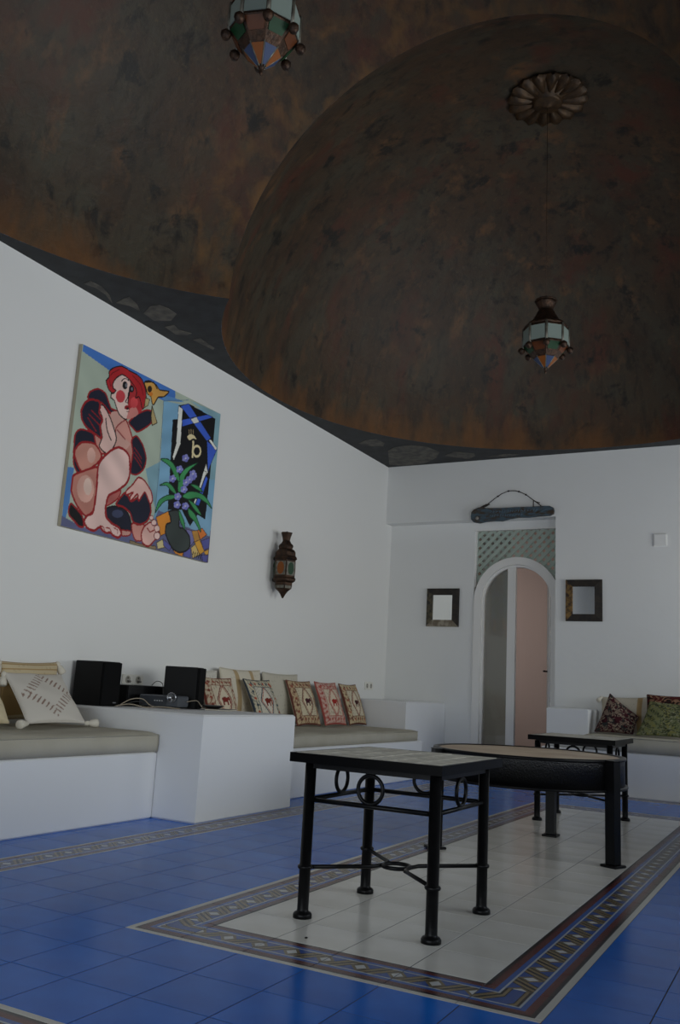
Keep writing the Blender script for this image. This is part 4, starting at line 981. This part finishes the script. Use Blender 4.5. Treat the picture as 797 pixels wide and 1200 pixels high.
def octo_lantern(label, loc, turn, ztop, parts_group, sc=1.0):
    """eight-sided lantern; loc is its lowest tip, ztop the dome above"""
    t = thing('hanging_lantern', label, 'lantern', loc, turn, parts_group); n = 8; t.scale = (sc, sc, sc)
    a0 = 0.0
    bo, bl_, bs, sh = ngon(.175, .222, n, a0), ngon(.175, .362, n, a0), ngon(.122, .158, n, a0), ngon(.085, .445, n, a0)
    b2 = ngon(.098, .128, n, a0)
    tip = Vector((0, 0, .045))
    core = MB()
    rings = [ngon(.016, .045, n, a0), b2, bs, bo, bl_, sh]
    for k in range(5):
        vs = rings[k]+rings[k+1]; core.add(vs, [(i, (i+1) % n, n+(i+1) % n, n+i) for i in range(n)])
    core.build('body', brass, t)
    for i in range(n):
        j = (i+1) % n
        q, nn = inset([bo[i], bo[j], bl_[j], bl_[i]], .84); MB().prism(q, nn*-.006).build('white_pane', gW, t)
        q, nn = inset([bs[i], bs[j], bo[j], bo[i]], .80); MB().prism(q, nn*-.006).build('colour_pane', (gG, gR)[i % 2], t)
        q, nn = inset([rings[0][i], rings[0][j], b2[j], b2[i]], .84); MB().prism(q, nn*-.006).build('base_pane', (gB, gO)[i % 2], t)
        p, u = bo[i], bl_[i]
        MB().tube([p*1.0+Vector((0, 0, -.02)), u+Vector((0, 0, .012))], .010, 8).build('corner_post', tinm, t)
        w_ = Vector((p.x, p.y, 0)).normalized()
        MB().tube([rings[0][i], b2[i]], .004, 6).build('base_rib', tinm, t)
        MB().lathe([(.004, -.030), (.018, -.024), (.027, -.004), (.026, .010), (.012, .024), (.004, .027)], 12, M=Matrix.Translation(p+w_*.012+Vector((0, 0, -.03)))).build('knob', brass, t)
    MB().lathe([(.003, 0), (.010, .012), (.006, .026), (.014, .038), (.020, .050)], 14).build('finial', brass, t)
    MB().lathe([(.168, .375), (.160, .395), (.135, .41), (.118, .425), (.104, .445), (.092, .47), (.078, .487), (.070, .512), (.054, .526), (.056, .54), (.063, .56), (.078, .585), (.084, .604), (.072, .61)], 32, rad=lambda a, r, z: 1+(.05*math.cos(8*a) if r > .1 else .02*math.cos(12*a))).build('crown', brass, t)
    MB().lathe([(.084, .604), (.090, .611), (.080, .620)], 32, rad=lambda a, r, z: 1+.04*math.cos(12*a)).build('crown_rim', brass, t)
    MB().tube([(0, 0, .60), (0, 0, (ztop-loc[2])/sc)], .0018, 6).build('hanging_rod', brass, t)
    return t
camdir = lambda x, y: math.atan2(-y, -x)
gl = 'lanterns hanging from the domes'
octo_lantern('hanging metal lantern with white and coloured glass, below the far dome rosette', (AC[0], AC[1], 3.312), camdir(*AC)+.03, 5.70, gl)
octo_lantern('hanging metal lantern with coloured glass, cut off by the top of the frame', (-1.978, 2.696, 3.372), camdir(-1.978, 2.696)+.06, ZC+DS*BR-.02, gl, .87)
# wall lantern
t = thing('wall_lantern', 'six-sided metal lantern with amber and green glass on the left wall, right of the painting', 'lantern', (-4.218, 6.735, 1.585), math.radians(-50)); t.scale = (.86, .86, 1)
hx = lambda r, z: ngon(r, z, 6, 0)
core = MB(); rr = [(.008, .0), (.03, .035), (.052, .06), (.088, .085), (.098, .115), (.098, .14), (.128, .155), (.135, .175), (.122, .19), (.122, .345), (.138, .358), (.130, .375), (.118, .385), (.115, .42), (.10, .44), (.075, .452), (.085, .475), (.08, .49), (.058, .505), (.042, .53), (.048, .56), (.066, .605), (.060, .607)]
for k in range(len(rr)-1):
    vs = hx(*rr[k])+hx(*rr[k+1]); core.add(vs, [(i, (i+1) % 6, 6+(i+1) % 6, 6+i) for i in range(6)])
core.add(hx(*rr[0]), [tuple(range(6))]); core.add(hx(*rr[-1]), [tuple(range(6))])
core.build('body', brass, t)
for i in range(6):
    a, b_ = hx(.122, .195), hx(.122, .34); j = (i+1) % 6
    q, nn = inset([a[i], a[j], b_[j], b_[i]], .86, .003); MB().prism(q, nn*-.005).build('frame_plate', tinm, t)
    c0 = sum([a[i], a[j], b_[j], b_[i]], Vector())/4; ux = (a[j]-a[i]).normalized()
    poly = [c0+nn*.007+ux*(.038*math.cos(2*PI*k/16))+Vector((0, 0, 1))*(.058*math.sin(2*PI*k/16)) for k in range(16)]
    MB().prism(poly, nn*-.004).build('glass_boss', (gG if i % 2 == 0 else gO), t)
    a, b_ = hx(.1, .118), hx(.1, .138); a2, b2 = hx(.09, .087), hx(.098, .114)
    q, nn = inset([a2[i], a2[j], b2[j], b2[i]], .85, .003); MB().prism(q, nn*-.004).build('lower_plate', tinm, t)
MB().tube([(0, 0, .60), Vector((math.cos(math.radians(230)), math.sin(math.radians(230)), 0))*.0+Vector((0, 0, .62))], .004, 6).build('hook', brass, t)
wl = MB().tube([(0, 0, .3), (-.125*math.cos(math.radians(50)), -.125*math.sin(math.radians(50)), .3)], .03, 10); wl.build('wall_bracket', brass, t)

# ------------------------------------------------------------------ rosette at the crown of the far dome
t = thing('ceiling_rosette', 'round fluted copper rosette at the crown of the far dome', 'rosette', (AC[0], AC[1], ZC+DS*AR-.012))
rosm = mat('aged_bronze_gilt', (84, 62, 40), .45, .5, col2=(58, 46, 34), scale=20, bump=.3)
for i in range(16):
    M = Matrix.Rotation(2*PI*i/16, 4, 'Z'); vs = []; fs = []
    us = [0, .15, .4, .7, .9, 1.0]; wd = [.30, .42, .68, .95, .8, .25]
    for u, w_ in zip(us, wd):
        r = .115+.215*u; hw = w_*.066
        for v in (-1, -.5, 0, .5, 1): vs.append(M @ Vector((r, hw*v, -.03-.05*math.cos(v*PI/2)*(.5+.5*math.sin(PI*u)))))
    for p in range(5):
        for q in range(4): fs.append((p*5+q, p*5+q+1, p*5+q+6, p*5+q+5))
    MB().add(vs, fs, True).build('petal', rosm, t)
MB().lathe([(.31, -.02), (.31, -.035), (.125, -.05), (.12, -.075), (.10, -.085), (.055, -.08), (.03, -.10), (.0, -.105)], 48, caps=False).build('boss', rosm, t)
